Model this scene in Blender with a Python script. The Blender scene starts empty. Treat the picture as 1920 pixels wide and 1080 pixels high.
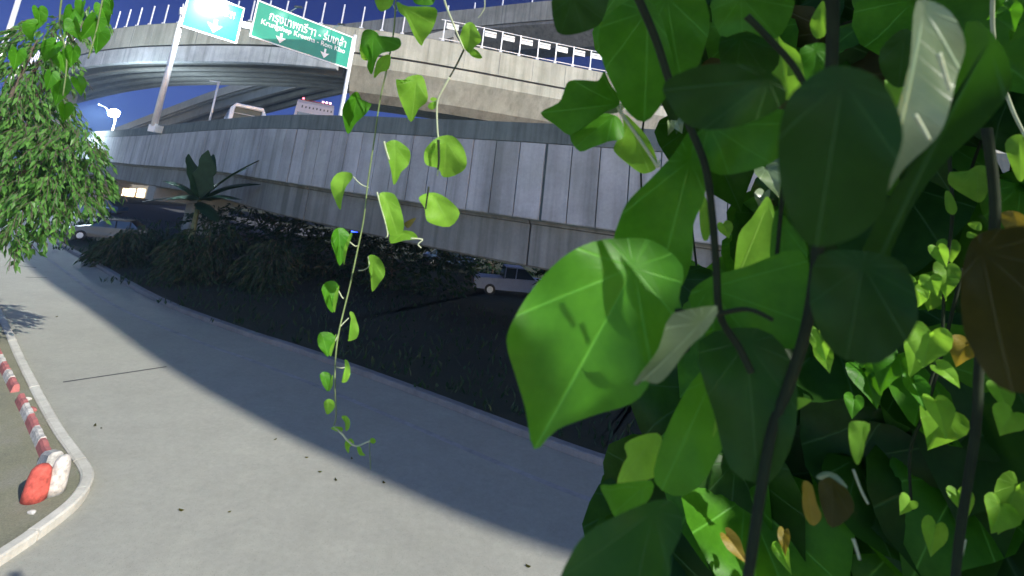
import bpy, bmesh, math, random
from mathutils import Vector, Matrix
random.seed(7)
sc = bpy.context.scene
PI = math.pi
def R(a): return math.radians(a)

# ------------------------------------------------------------------ camera
FPX, CX, CY = 900.0, 960.0, 225.0
PITCH, ROLL = R(11.0), R(6.5)
CAM = Vector((0, 0, 5.0))
_F = Vector((0, math.cos(PITCH), math.sin(PITCH)))
_U0 = Vector((0, -math.sin(PITCH), math.cos(PITCH)))
_X = Vector((1, 0, 0))
CR = math.cos(ROLL)*_X + math.sin(ROLL)*_U0
CU = math.cos(ROLL)*_U0 - math.sin(ROLL)*_X
cam_d = bpy.data.cameras.new('camera')
cam = bpy.data.objects.new('camera', cam_d)
sc.collection.objects.link(cam); sc.camera = cam
cam.matrix_world = Matrix(((CR.x, CU.x, -_F.x, CAM.x), (CR.y, CU.y, -_F.y, CAM.y), (CR.z, CU.z, -_F.z, CAM.z), (0, 0, 0, 1)))
cam_d.sensor_width = 36.0; cam_d.lens = FPX/1920*36
cam_d.shift_y = (CY-540)/1920.0
cam_d.clip_start = 0.02; cam_d.clip_end = 3000
cam_d.dof.use_dof = True; cam_d.dof.focus_distance = 4.0; cam_d.dof.aperture_fstop = 7

# ------------------------------------------------------------------ light
HAZE = .0008
SUND = Vector((-0.60, 0.52, -0.61)).normalized()     # direction the light travels
sun_el = math.asin(-SUND.z)
w = bpy.data.worlds.new("World"); sc.world = w; w.use_nodes = True
wn = w.node_tree; bg = wn.nodes['Background']
sky = wn.nodes.new('ShaderNodeTexSky'); sky.sky_type = 'NISHITA'; sky.sun_disc = False
sky.sun_elevation = R(7); sky.sun_rotation = math.atan2(-SUND.x, -SUND.y)
sky.ozone_density = 3.0; sky.dust_density = 0.3; sky.air_density = 1.0
tint = wn.nodes.new('ShaderNodeMixRGB'); tint.blend_type = 'MULTIPLY'; tint.inputs[0].default_value = 1
tint.inputs[2].default_value = (0.95, 0.82, 1.0, 1)
wn.links.new(sky.outputs[0], tint.inputs[1])
# dawn gradient: the half of the sky towards the light is bright, the half in view is still deep blue
geo = wn.nodes.new('ShaderNodeTexCoord'); dt = wn.nodes.new('ShaderNodeVectorMath'); dt.operation = 'DOT_PRODUCT'
hv_ = Vector((-SUND.x*.5, -SUND.y, .25)).normalized(); dt.inputs[1].default_value = hv_
wn.links.new(geo.outputs['Generated'], dt.inputs[0])
mr = wn.nodes.new('ShaderNodeMapRange'); mr.inputs[1].default_value = -1; mr.inputs[2].default_value = 1
wn.links.new(dt.outputs['Value'], mr.inputs[0])
cr_ = wn.nodes.new('ShaderNodeValToRGB'); el = cr_.color_ramp.elements
el[0].position = .36; el[0].color = (.022,.045,.18,1); el[1].position = .75; el[1].color = (1.95,2.05,1.85,1)
wn.links.new(mr.outputs[0], cr_.inputs[0])
t2 = wn.nodes.new('ShaderNodeMixRGB'); t2.blend_type = 'MULTIPLY'; t2.inputs[0].default_value = 1
wn.links.new(tint.outputs[0], t2.inputs[1]); wn.links.new(cr_.outputs[0], t2.inputs[2]); sx = wn.nodes.new('ShaderNodeSeparateXYZ'); wn.links.new(geo.outputs['Generated'], sx.inputs[0])
hr = wn.nodes.new('ShaderNodeValToRGB'); he = hr.color_ramp.elements
he[0].position = .0; he[0].color = (1.7,1.5,1.35,1); he[1].position = .32; he[1].color = (.62,.66,.80,1)
wn.links.new(sx.outputs[2], hr.inputs[0])
t3 = wn.nodes.new('ShaderNodeMixRGB'); t3.blend_type = 'MULTIPLY'; t3.inputs[0].default_value = 1
wn.links.new(t2.outputs[0], t3.inputs[1]); wn.links.new(hr.outputs[0], t3.inputs[2]); wn.links.new(t3.outputs[0], bg.inputs[0])
bg.inputs[1].default_value = 0.15
sl = bpy.data.lights.new('sun', 'SUN'); sl.energy = 3.0; sl.angle = R(0.5); sl.color = (1, .96, .88)
so = bpy.data.objects.new('sun', sl); sc.collection.objects.link(so)
so.rotation_euler = SUND.to_track_quat('-Z', 'Y').to_euler()
sc.view_settings.view_transform = 'Standard'; sc.view_settings.look = 'None'
sc.view_settings.gamma = 1; sc.view_settings.exposure = 1.3

# ------------------------------------------------------------------ pixel <-> world
def ray(x, y): return _F + (x-CX)/FPX*CR - (y-CY)/FPX*CU
def G(x, y, z=0.0):
    d = ray(x, y); return CAM + d*((z-CAM.z)/d.z)
def atY(x, y, Y):
    d = ray(x, y); return CAM + d*(Y/d.y)
def P(x, y, dist):
    return CAM + ray(x, y).normalized()*dist
def proj(p):
    d = Vector(p)-CAM; z = d.dot(_F)
    if z <= 0.01: return None
    return CX+FPX*d.dot(CR)/z, CY-FPX*d.dot(CU)/z

# ------------------------------------------------------------------ object helpers
C = sc.collection
def tag(o, label=None, cat=None, group=None, kind=None):
    if label: o['label'] = label
    if cat: o['category'] = cat
    if group: o['group'] = group
    if kind: o['kind'] = kind
    return o
def thing(name, label, cat, loc=(0, 0, 0), group=None, rz=0):
    o = bpy.data.objects.new(name, None); o.empty_display_size = .1
    o.location = loc; o.rotation_euler = (0, 0, rz); C.objects.link(o)
    return tag(o, label, cat, group)
class MB:
    def __init__(s): s.v = []; s.f = []; s.m = []; s.uv = None
    def add(s, vs, fs, mi=0):
        b = len(s.v); s.v += [tuple(v) for v in vs]
        for f in fs: s.f.append([b+i for i in f]); s.m.append(mi)
    def box(s, x0, x1, y0, y1, z0, z1, mi=0, M=None):
        vs = [Vector(q) for q in ((x0,y0,z0),(x1,y0,z0),(x1,y1,z0),(x0,y1,z0),(x0,y0,z1),(x1,y0,z1),(x1,y1,z1),(x0,y1,z1))]
        if M: vs = [M @ v for v in vs]
        s.add(vs, [(0,3,2,1),(4,5,6,7),(0,1,5,4),(1,2,6,5),(2,3,7,6),(3,0,4,7)], mi)
    def beam(s, a, b, wd, ht, mi=0, up=Vector((0,0,1))):
        a = Vector(a); b = Vector(b); d = (b-a).normalized(); r = d.cross(up)
        if r.length < 1e-4: r = Vector((1,0,0))
        r.normalize(); u = r.cross(d)
        vs = []
        for p in (a, b):
            for sx, sy in ((-1,-1),(1,-1),(1,1),(-1,1)): vs.append(p+r*sx*wd/2+u*sy*ht/2)
        s.add(vs, [(0,1,2,3),(7,6,5,4),(0,4,5,1),(1,5,6,2),(2,6,7,3),(3,7,4,0)], mi)
    def tube(s, pts, rad, n=8, mi=0, cap=True):
        pts = [Vector(p) for p in pts]
        if not isinstance(rad, (list, tuple)): rad = [rad]*len(pts)
        rings = []; prev = None
        for i, p in enumerate(pts):
            d = (pts[min(i+1, len(pts)-1)]-pts[max(i-1, 0)])
            if d.length < 1e-9: d = Vector((0,0,1))
            d.normalize()
            if prev is None: r = d.orthogonal().normalized()
            else:
                r = prev-d*prev.dot(d)
                r = r.normalized() if r.length > 1e-6 else d.orthogonal().normalized()
            prev = r; u = d.cross(r)
            rings.append([p+(r*math.cos(2*PI*k/n)+u*math.sin(2*PI*k/n))*rad[i] for k in range(n)])
        vs = [v for q in rings for v in q]; fs = []
        for i in range(len(rings)-1):
            for k in range(n):
                a = i*n+k; b = i*n+(k+1) % n; fs.append((a, b, b+n, a+n))
        if cap: fs.append(tuple(range(n-1, -1, -1))); fs.append(tuple((len(rings)-1)*n+k for k in range(n)))
        s.add(vs, fs, mi)
    def sweep(s, rings, closed=True, caps=True, mi=0):
        n = len(rings[0]); vs = [v for r in rings for v in r]; fs = []
        for i in range(len(rings)-1):
            for k in range(n if closed else n-1):
                a = i*n+k; b = i*n+(k+1) % n; fs.append((a, b, b+n, a+n))
        if caps and closed: fs.append(tuple(range(n-1,-1,-1))); fs.append(tuple((len(rings)-1)*n+k for k in range(n)))
        s.add(vs, fs, mi)
    def build(s, name, mats, parent=None, loc=None, smooth=False, local=False, fix=True):
        """mesh in world coordinates (or parent-local when local) linked as one object"""
        me = bpy.data.meshes.new(name); me.from_pydata([tuple(v) for v in s.v], [], s.f)
        if not isinstance(mats, (list, tuple)): mats = [mats]
        for m in mats: me.materials.append(m)
        me.polygons.foreach_set('material_index', s.m)
        if s.uv:
            ul = me.uv_layers.new(name='leaf')
            for lp in me.loops: ul.data[lp.index].uv = s.uv[lp.vertex_index]
        if fix:
            bm = bmesh.new(); bm.from_mesh(me); bmesh.ops.recalc_face_normals(bm, faces=bm.faces); bm.to_mesh(me); bm.free()
        if smooth: me.polygons.foreach_set('use_smooth', [True]*len(me.polygons))
        o = bpy.data.objects.new(name, me); C.objects.link(o)
        base = Vector((0,0,0))
        if parent is not None:
            o.parent = parent
            if not local:
                base = world_loc(parent)
        elif loc is not None: base = Vector(loc); o.location = base
        if base.length and not local: me.transform(Matrix.Translation(-base))
        me.update()
        return o
def world_loc(o):
    p = Vector(o.location)
    while o.parent: o = o.parent; p += Vector(o.location)
    return p
def copy_tree(o, parent=None):
    c = o.copy(); C.objects.link(c); c.parent = parent
    for ch in list(o.children): copy_tree(ch, c)
    return c
def catmull(pts, n=6, closed=False):
    pts = [Vector(p) for p in pts]; out = []; N = len(pts)
    rng = range(N if closed else N-1)
    for i in rng:
        if closed: p0, p1, p2, p3 = pts[(i-1) % N], pts[i], pts[(i+1) % N], pts[(i+2) % N]
        else: p0, p1, p2, p3 = pts[max(i-1,0)], pts[i], pts[i+1], pts[min(i+2,N-1)]
        for k in range(n):
            t = k/n
            out.append(0.5*((2*p1)+(p2-p0)*t+(2*p0-5*p1+4*p2-p3)*t*t+(3*p1-p0-3*p2+p3)*t**3))
    if not closed: out.append(pts[-1])
    return out
def resample(pts, step):
    out = [pts[0].copy()]; acc = 0
    for a, b in zip(pts, pts[1:]):
        L = (b-a).length; t = step-acc
        while t <= L: out.append(a+(b-a)*(t/L)); t += step
        acc = (acc+L) % step
    return out

# ------------------------------------------------------------------ materials
def nmat(name):
    m = bpy.data.materials.new(name); m.use_nodes = True; nt = m.node_tree
    return m, nt, nt.nodes['Principled BSDF'], nt.nodes['Material Output']
def N(nt, t, **k):
    n = nt.nodes.new(t)
    for a, b in k.items(): setattr(n, a, b)
    return n
def ramp(nt, fac, stops):
    r = N(nt, 'ShaderNodeValToRGB'); e = r.color_ramp.elements
    while len(e) < len(stops): e.new(.5)
    for q, (p, c) in zip(e, stops): q.position = p; q.color = (*c, 1) if len(c) == 3 else c
    nt.links.new(fac, r.inputs[0]); return r.outputs[0]
def noise(nt, vec, scale, detail=6, rough=.6, mscale=None):
    if mscale:
        mp = N(nt, 'ShaderNodeMapping'); mp.inputs['Scale'].default_value = mscale
        nt.links.new(vec, mp.inputs[0]); vec = mp.outputs[0]
    n = N(nt, 'ShaderNodeTexNoise'); n.inputs['Scale'].default_value = scale
    n.inputs['Detail'].default_value = detail; n.inputs['Roughness'].default_value = rough
    nt.links.new(vec, n.inputs['Vector']); return n.outputs['Fac']
def mixc(nt, mode, fac, a, b):
    m = N(nt, 'ShaderNodeMixRGB', blend_type=mode)
    for i, v in ((0, fac), (1, a), (2, b)):
        if isinstance(v, (int, float)): m.inputs[i].default_value = v
        elif isinstance(v, tuple): m.inputs[i].default_value = (*v, 1) if len(v) == 3 else v
        else: nt.links.new(v, m.inputs[i])
    return m.outputs[0]
def bump(nt, bs, h, strength=.3, dist=.02):
    b = N(nt, 'ShaderNodeBump'); b.inputs['Strength'].default_value = strength; b.inputs['Distance'].default_value = dist
    nt.links.new(h, b.inputs['Height']); nt.links.new(b.outputs[0], bs.inputs['Normal'])
def concrete(name, c, stain=(.5,.5,.45), sc_=1.0, streak=.5, rough=.85, patch=.25, island=0, run=0):
    m, nt, bs, _ = nmat(name); g = N(nt, 'ShaderNodeNewGeometry').outputs['Position']
    n1 = noise(nt, g, .35*sc_, 5, .65); n2 = noise(nt, g, 9*sc_, 8, .7)
    n3 = noise(nt, g, 1.0*sc_, 6, .65, (1.6, 1.6, .10))
    a = ramp(nt, n1, [(.3, tuple(x*(1-patch) for x in c)), (.7, tuple(x*(1+patch*.5) for x in c))])
    b = mixc(nt, 'MULTIPLY', .35, a, ramp(nt, n2, [(.3, (.55,.55,.55)), (.7, (1,1,1))]))
    s = ramp(nt, n3, [(.42, (1,1,1)), (.66, stain)])
    o_ = mixc(nt, 'MULTIPLY', streak, b, s)
    if island:
        o_ = mixc(nt, 'MULTIPLY', 1, o_, ramp(nt, N(nt, 'ShaderNodeNewGeometry').outputs['Random Per Island'], [(0, (1-island,1-island,1-island*1.1)), (1, (1,1,1))]))
    if run:
        n4 = noise(nt, g, .8, 3, .5, (2.2, 2.2, .04)); n5 = noise(nt, g, .5, 5, .6)
        o_ = mixc(nt, 'MULTIPLY', run, o_, ramp(nt, n4, [(.55, (1,1,1)), (.70, (.32,.34,.30))]))
        o_ = mixc(nt, 'MULTIPLY', run, o_, ramp(nt, n5, [(.40, (.72,.76,.68)), (.60, (1,1,1))]))
    nt.links.new(o_, bs.inputs['Base Color'])
    bs.inputs['Roughness'].default_value = rough; bump(nt, bs, n2, .25, .02)
    return m
def grit(m):
    nt = m.node_tree; bs = nt.nodes['Principled BSDF']; src = bs.inputs['Base Color'].links[0].from_socket
    g = N(nt, 'ShaderNodeNewGeometry').outputs['Position']
    a = noise(nt, g, 45, 3, .8); c = noise(nt, g, 2.2, 6, .75)
    o = mixc(nt, 'MULTIPLY', .8, src, ramp(nt, a, [(.28, (.45,.45,.42)), (.42, (1,1,1))]))
    o = mixc(nt, 'MULTIPLY', .7, o, ramp(nt, c, [(.40, (.94,.94,.93)), (.62, (1.03,1.03,1.0))]))
    nt.links.new(o, bs.inputs['Base Color'])
def plain(name, c, rough=.5, metal=0, var=.15, scale=4, emit=None, es=0):
    m, nt, bs, _ = nmat(name); g = N(nt, 'ShaderNodeNewGeometry').outputs['Position']
    n = noise(nt, g, scale, 5, .6)
    nt.links.new(ramp(nt, n, [(.3, tuple(x*(1-var) for x in c)), (.7, tuple(min(1, x*(1+var)) for x in c))]), bs.inputs['Base Color'])
    bs.inputs['Roughness'].default_value = rough; bs.inputs['Metallic'].default_value = metal
    if emit: bs.inputs['Emission Color'].default_value = (*emit, 1); bs.inputs['Emission Strength'].default_value = es
    return m
def glass(name, c=(.02,.03,.04)):
    m = plain(name, c, .08, 0, .05); m.node_tree.nodes['Principled BSDF'].inputs['Specular IOR Level'].default_value = .8; return m

M = {}
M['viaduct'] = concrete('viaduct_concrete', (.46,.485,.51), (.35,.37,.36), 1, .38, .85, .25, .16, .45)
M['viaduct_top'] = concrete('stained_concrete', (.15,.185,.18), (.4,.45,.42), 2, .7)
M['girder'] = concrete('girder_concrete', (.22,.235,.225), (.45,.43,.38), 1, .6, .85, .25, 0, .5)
M['cream'] = concrete('cream_concrete', (.36,.37,.315), (.55,.55,.5), .7, .6, .85, .2, 0, .3)
M['deck_under'] = concrete('underside_concrete', (.26,.27,.25), (.6,.6,.6), .6, .4)
M['road'] = concrete('road_concrete', (.305,.305,.262), (.78,.78,.76), 1.0, .25, .8, .10)
grit(M['road'])
M['white_kerb'] = concrete('pale_kerb', (.50,.49,.43), (.6,.6,.55), 4, .3)
M['kerb'] = concrete('dull_kerb', (.17,.18,.19), (.6,.6,.6), 3, .4)
M['gutter'] = concrete('gutter_strip', (.31,.31,.31), (.6,.6,.6), 3, .6)
M['joint'] = plain('joint_tar', (.05,.05,.05), .9)
M['galv'] = plain('galvanised_metal', (.62,.64,.66), .45, .3, .1)
M['darkmetal'] = plain('dark_metal', (.05,.055,.06), .5, .4)
M['panel'] = plain('pale_panel', (.62,.66,.62), .4)
M['lens'] = plain('lamp_lens', (.9,.9,.9), .4, 0, 0, emit=(.82,.92,1), es=45)
M['signwhite'] = plain('reflective_white', (.80,.84,.84), .4, 0, .04)
M['signgreen'] = plain('sign_green', (.010,.24,.16), .35, 0, .08, 1)
M['signback'] = plain('sign_back', (.3,.31,.32), .5, .5)
M['red'] = plain('red_road_paint', (.40,.07,.05), .9, 0, .45, 14)
M['redfade'] = plain('faded_red_road_paint', (.34,.11,.10), .7, 0, .3, 9)
M['whitep'] = plain('white_road_paint', (.42,.40,.36), .9, 0, .4, 14)
M['tire'] = plain('rubber', (.02,.02,.02), .8)
M['glass'] = glass('vehicle_glass')
M['glassg'] = plain('greenish_glass', (.05,.08,.07), .5, 0, .1)
M['vwhite'] = plain('white_car_paint', (.72,.74,.76), .25, 0, .03)
M['vsilver'] = plain('grey_car_paint', (.05,.055,.065), .25, .6, .03)
M['vdim'] = plain('shade_dimmed_paint', (.14,.19,.32), .35, 0, .1)  # shade under the viaduct painted in as darker, bluer car paint
M['vblue'] = plain('dark_blue_car_paint', (.03,.06,.12), .25, 0, .05)
M['vgrey'] = plain('grey_bus_paint', (.34,.36,.44), .35, 0, .05)
M['redlamp'] = plain('red_lamp', (.8,.1,.1), .4, 0, 0, emit=(1,.12,.18), es=3)
M['pinklamp'] = plain('pink_lamp', (.9,.6,.6), .4, 0, 0, emit=(1,.55,.7), es=2.5)
M['bluelamp'] = plain('blue_lamp', (.1,.1,.9), .4, 0, 0, emit=(.02,.06,1), es=6)
M['warm'] = plain('lit_window', (.9,.8,.6), .4, 0, 0, emit=(1,.72,.42), es=2.2)
M['plaster'] = plain('dim_plaster', (.22,.21,.19), .9)
M['bark'] = concrete('bark', (.10,.08,.06), (.5,.5,.5), 9, .5)
M['bananatrunk'] = plain('banana_trunk', (.10,.12,.05), .7, 0, .3, 6)

def ground_mat(name, c1, c2, c3, scale=1.0):
    m, nt, bs, _ = nmat(name); g = N(nt, 'ShaderNodeNewGeometry').outputs['Position']
    a = ramp(nt, noise(nt, g, .25*scale, 8, .7), [(.35, c1), (.5, c2), (.68, c3)])
    b = noise(nt, g, 14*scale, 6, .75)
    nt.links.new(mixc(nt, 'MULTIPLY', .7, a, ramp(nt, b, [(.3,(.35,.35,.35)),(.7,(1,1,1))])), bs.inputs['Base Color'])
    bs.inputs['Roughness'].default_value = .95; bump(nt, bs, b, .9, .06); return m
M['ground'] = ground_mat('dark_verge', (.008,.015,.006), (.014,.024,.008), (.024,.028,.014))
M['median'] = ground_mat('median_soil', (.25,.25,.18), (.30,.30,.20), (.34,.33,.26), 3)
M['asphalt'] = concrete('asphalt', (.06,.065,.075), (.7,.7,.7), 2, .3)

def leaf_mat(name, c1, c2, trans, tf=.42, rough=.42, veins=True, island=False, spec=.22):
    m, nt, bs, out = nmat(name)
    rnd = N(nt, 'ShaderNodeNewGeometry').outputs['Random Per Island'] if island else N(nt, 'ShaderNodeObjectInfo').outputs['Random']
    g = N(nt, 'ShaderNodeNewGeometry').outputs['Position']
    base = ramp(nt, rnd, [(0, c1), (1, c2)])
    nz = noise(nt, g, 4 if island else 26, 4, .6)
    base = mixc(nt, 'MULTIPLY', .6, base, ramp(nt, nz, [(.3,(.62,.68,.6)), (.7,(1.0,1.0,1.0))]))
    tc = mixc(nt, 'MULTIPLY', .5, (*trans, 1), ramp(nt, nz, [(.3,(.65,.75,.6)), (.7,(1,1,1))]))
    nb = noise(nt, g, 3 if island else 9, 5, .7)
    base = mixc(nt, 'MULTIPLY', .8, base, ramp(nt, nb, [(.35,(.55,.6,.5)), (.65,(1.15,1.1,1.0))]))
    tc = mixc(nt, 'MULTIPLY', .8, tc, ramp(nt, nb, [(.35,(.6,.7,.5)), (.65,(1.1,1.05,1.0))]))
    if veins:
        uv = N(nt, 'ShaderNodeUVMap', uv_map='leaf'); sp = N(nt, 'ShaderNodeSeparateXYZ'); nt.links.new(uv.outputs[0], sp.inputs[0])
        def mth(op, a, b=None):
            q = N(nt, 'ShaderNodeMath', operation=op)
            for i, v in enumerate((a, b)):
                if v is None: continue
                if isinstance(v, (int, float)): q.inputs[i].default_value = v
                else: nt.links.new(v, q.inputs[i])
            return q.outputs[0]
        ang = mth('ARCTAN2', sp.outputs[0], sp.outputs[1])
        r2 = mth('SQRT', mth('ADD', mth('MULTIPLY', sp.outputs[0], sp.outputs[0]), mth('MULTIPLY', sp.outputs[1], sp.outputs[1])))
        k = mth('MULTIPLY', ang, 1/.62)
        fr = mth('ABSOLUTE', mth('SUBTRACT', k, mth('ROUND', k)))
        d = mth('MULTIPLY', mth('MULTIPLY', fr, .62), mth('ADD', r2, .08))         # distance to the nearest palmate vein
        v1 = mth('SUBTRACT', 1, mth('MINIMUM', mth('DIVIDE', d, .012), 1))
        # fine side veins
        sv = mth('ABSOLUTE', mth('SINE', mth('MULTIPLY', mth('ADD', sp.outputs[1], mth('MULTIPLY', mth('ABSOLUTE', sp.outputs[0]), -.7)), 38)))
        v2 = mth('MULTIPLY', mth('SUBTRACT', 1, mth('MINIMUM', mth('DIVIDE', sv, .16), 1)), .14)
        v = mth('MULTIPLY', mth('MAXIMUM', v1, v2), mth('MINIMUM', mth('MULTIPLY', mth('MAXIMUM', mth('SUBTRACT', r2, .03), 0), 9), 1))
        base = mixc(nt, 'MIX', mth('MULTIPLY', v, .7), base, tuple(min(1, x*1.8+.04) for x in c2))
        tc = mixc(nt, 'MULTIPLY', mth('MULTIPLY', v, .85), tc, (.35,.5,.25))
        bump(nt, bs, mth('ADD', v, nz), .35, .0012)
    nt.links.new(base, bs.inputs['Base Color']); bs.inputs['Roughness'].default_value = rough
    bs.inputs['Specular IOR Level'].default_value = spec
    tr = N(nt, 'ShaderNodeBsdfTranslucent'); nt.links.new(tc, tr.inputs[0])
    mx = N(nt, 'ShaderNodeMixShader'); mx.inputs[0].default_value = tf
    nt.links.new(bs.outputs[0], mx.inputs[1]); nt.links.new(tr.outputs[0], mx.inputs[2]); nt.links.new(mx.outputs[0], out.inputs[0])
    return m
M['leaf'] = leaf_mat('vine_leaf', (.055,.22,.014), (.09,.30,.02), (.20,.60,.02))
M['leafl'] = leaf_mat('sunlit_vine_leaf', (.24,.52,.05), (.30,.60,.07), (.48,.92,.08), .55)  # same vine leaf, direct light painted in as a brighter colour
M['leafd'] = leaf_mat('shaded_vine_leaf', (.016,.062,.009), (.028,.095,.012), (.07,.24,.012))  # same vine leaf, shade painted in as a darker colour
M['leafs'] = leaf_mat('waxy_sheen_leaf', (.17,.25,.13), (.22,.30,.16), (.2,.35,.1), .2, .3, spec=.7)  # glossy leaf with its silvery sheen painted into the pale colour
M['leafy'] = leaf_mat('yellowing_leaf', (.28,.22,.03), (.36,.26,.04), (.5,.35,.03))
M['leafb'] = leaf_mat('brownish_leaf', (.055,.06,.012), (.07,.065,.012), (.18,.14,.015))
M['treeleaf'] = leaf_mat('tree_leaf', (.05,.15,.03), (.12,.28,.06), (.18,.42,.06), .35, .4, False, True)
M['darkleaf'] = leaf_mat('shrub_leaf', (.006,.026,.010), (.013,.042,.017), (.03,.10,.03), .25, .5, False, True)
M['banana'] = leaf_mat('banana_leaf', (.015,.045,.025), (.02,.06,.03), (.05,.1,.04), .3, .35, False, True)
M['stemg'] = plain('green_stem', (.16,.22,.08), .5, 0, .3, 40)
M['stempale'] = plain('pale_stem', (.45,.50,.32), .45, 0, .2, 40)
M['stemd'] = plain('dark_stem', (.014,.024,.008), .95, 0, .3, 40)

# ================================================================== SETTING
def grid(name, x0, x1, y0, y1, n, mat, z=0):
    b = MB(); b.add([(x0,y0,z),(x1,y0,z),(x1,y1,z),(x0,y1,z)], [(0,1,2,3)]); o = b.build(name, mat, fix=False)
    return tag(o, kind='structure')
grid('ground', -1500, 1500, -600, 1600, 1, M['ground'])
KA = [(-160,138),(-80,74),(-45,46.5),(-28,32),(-21,26.5),(-13.5,20.6),(-8.5,17.6),(-6.3,16.5),(-3.7,15.1),(-1,13.5),(1.8,11.8),(3.4,11.0),(8,9.0),(20,4.2),(40,-3),(90,-20)]
KA = [v.to_2d() for v in catmull([(x,y,0) for x, y in KA], 5)]
def offs(path, d):
    out = []
    for i, p in enumerate(path):
        t = (path[min(i+1,len(path)-1)]-path[max(i-1,0)]).normalized(); out.append(p+Vector((-t.y, t.x))*d)
    return out
def strip(pa, pb, z, name, mat, parent=None):
    b = MB(); n = len(pa)
    b.add([(p.x,p.y,z) for p in pa]+[(p.x,p.y,z) for p in pb], [(i,i+1,n+i+1,n+i) for i in range(n-1)])
    o = b.build(name, mat, parent, fix=False)
    return o
far = [Vector((p.x-2, -400.0)) if False else p+Vector((-120,-200)) for p in KA]
tag(strip(far, KA, .004, 'road', M['road']), kind='structure')
tag(strip(offs(KA,-1.45), offs(KA,-1.30), .008, 'gutter_line', M['gutter']), kind='structure')
def kerbstrip(path, wd, h, name, mat, parent=None):
    a = offs(path, -wd/2); c = offs(path, wd/2); b = MB()
    b.sweep([[Vector((p.x,p.y,-.02)), Vector((p.x,p.y,h-.02)), Vector((p.x+(q.x-p.x)*.15,p.y+(q.y-p.y)*.15,h)), Vector((q.x,q.y,h)), Vector((q.x,q.y,-.02))] for p, q in zip(a, c)])
    return b.build(name, mat, parent)
tag(kerbstrip(offs(KA,.12), .22, .15, 'kerb', M['kerb']), kind='structure')
# verge strip a touch above the ground sheet behind the kerb
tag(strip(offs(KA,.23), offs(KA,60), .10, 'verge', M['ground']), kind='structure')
# parking area far left under the ramps
b = MB(); b.add([(-62,44,.14),(-30,36,.14),(-18,60,.14),(-52,86,.14)], [(0,1,2,3)]); tag(b.build('parking_lot', M['asphalt'], fix=False), kind='structure')
# transverse road joints
def roadjoint(p1, p2, wd=.035):
    a, c = G(*p1), G(*p2); d = (c-a).normalized(); n = Vector((-d.y, d.x, 0))*wd
    b = MB(); b.add([a-n+Vector((0,0,.008)), c-n+Vector((0,0,.008)), c+n+Vector((0,0,.008)), a+n+Vector((0,0,.008))], [(0,1,2,3)])
    tag(b.build('road_joint', M['joint'], fix=False), kind='structure')
roadjoint((118,717),(312,688)); roadjoint((22,497),(68,502),.05); roadjoint((48,520),(88,521),.05)

# median with pale kerb
WK = [G(*p).to_2d() for p in [(-230,340),(-110,430),(-45,520),(0,600),(28,664),(55,722),(100,808),(135,860),(155,890),(160,908),(152,930),(125,962),(60,1012),(0,1053),(-120,1130),(-420,1300)]]
WK = [v.to_2d() for v in catmull([(p.x,p.y,0) for p in WK], 4)]
b = MB(); n = len(WK); b.add([(p.x,p.y,.10) for p in WK]+[(p.x-30,p.y-6,.10) for p in WK], [(i,i+1,n+i+1,n+i) for i in range(n-1)])
tag(b.build('traffic_island', M['median'], fix=False), kind='structure')
# kerb stones laid end to end with thin gaps
b = MB(); WR = resample([Vector((p.x,p.y,0)) for p in WK], .05); st = 20
for i in range(0, len(WR)-st, st):
    seg = [p.to_2d() for p in WR[i:i+st+1]]
    if len(seg) < 3: continue
    seg[0] = seg[0]+(seg[1]-seg[0])*.25; seg[-1] = seg[-1]+(seg[-2]-seg[-1])*.25
    a = offs(seg, -.085); c = offs(seg, .085); h = .135+random.uniform(-.006,.006)
    b.sweep([[Vector((p.x,p.y,.0)), Vector((p.x,p.y,h-.02)), Vector((p.x*.85+q.x*.15,p.y*.85+q.y*.15,h)), Vector((p.x*.15+q.x*.85,p.y*.15+q.y*.85,h)), Vector((q.x,q.y,h-.02)), Vector((q.x,q.y,.0))] for p, q in zip(a, c)])
tag(b.build('island_kerb', M['white_kerb']), kind='structure')

# ================================================================== PAINTED BARRIER KERB on the island
pk = [G(x,y,.1).to_2d() for x, y in [(96,918),(92,880),(80,846),(66,815),(54,788),(44,768),(34,748),(16,712),(-4,672),(-40,600)]]
pk = [v.to_2d() for v in catmull([(p.x,p.y,0) for p in pk], 8)]
root = thing('painted_kerb', 'red and white painted concrete kerb with a tall rounded red end on the traffic island', 'kerb', (pk[0].x,pk[0].y,.1))
pr = resample([Vector((p.x,p.y,0)) for p in pk], .06)
i = 7; red = False; k = 0
while i+10 < len(pr):
    L = 11
    seg = [p.to_2d() for p in pr[i:i+L]]
    if k != 6:
        wd = .072 if k else .12; h = .15 if k else .36
        rings = []
        for j, (p, q) in enumerate(zip(offs(seg,-wd), offs(seg,wd))):
            hh = (.36-.20*j/(L-1)) if k == 0 else .15+.01*math.sin(j+k)
            rings.append([Vector((p.x,p.y,.09)), Vector((p.x*.88+q.x*.12,p.y*.88+q.y*.12,.1+hh-.04)), Vector((p.x*.72+q.x*.28,p.y*.72+q.y*.28,.1+hh)), Vector((p.x*.28+q.x*.72,p.y*.28+q.y*.72,.1+hh)), Vector((p.x*.12+q.x*.88,p.y*.12+q.y*.88,.1+hh-.04)), Vector((q.x,q.y,.09))])
        b = MB(); b.sweep(rings); b.build('painted_segment', M['redfade'] if red else M['whitep'], root, smooth=False)
    i += L-1; k += 1; red = not red
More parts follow.
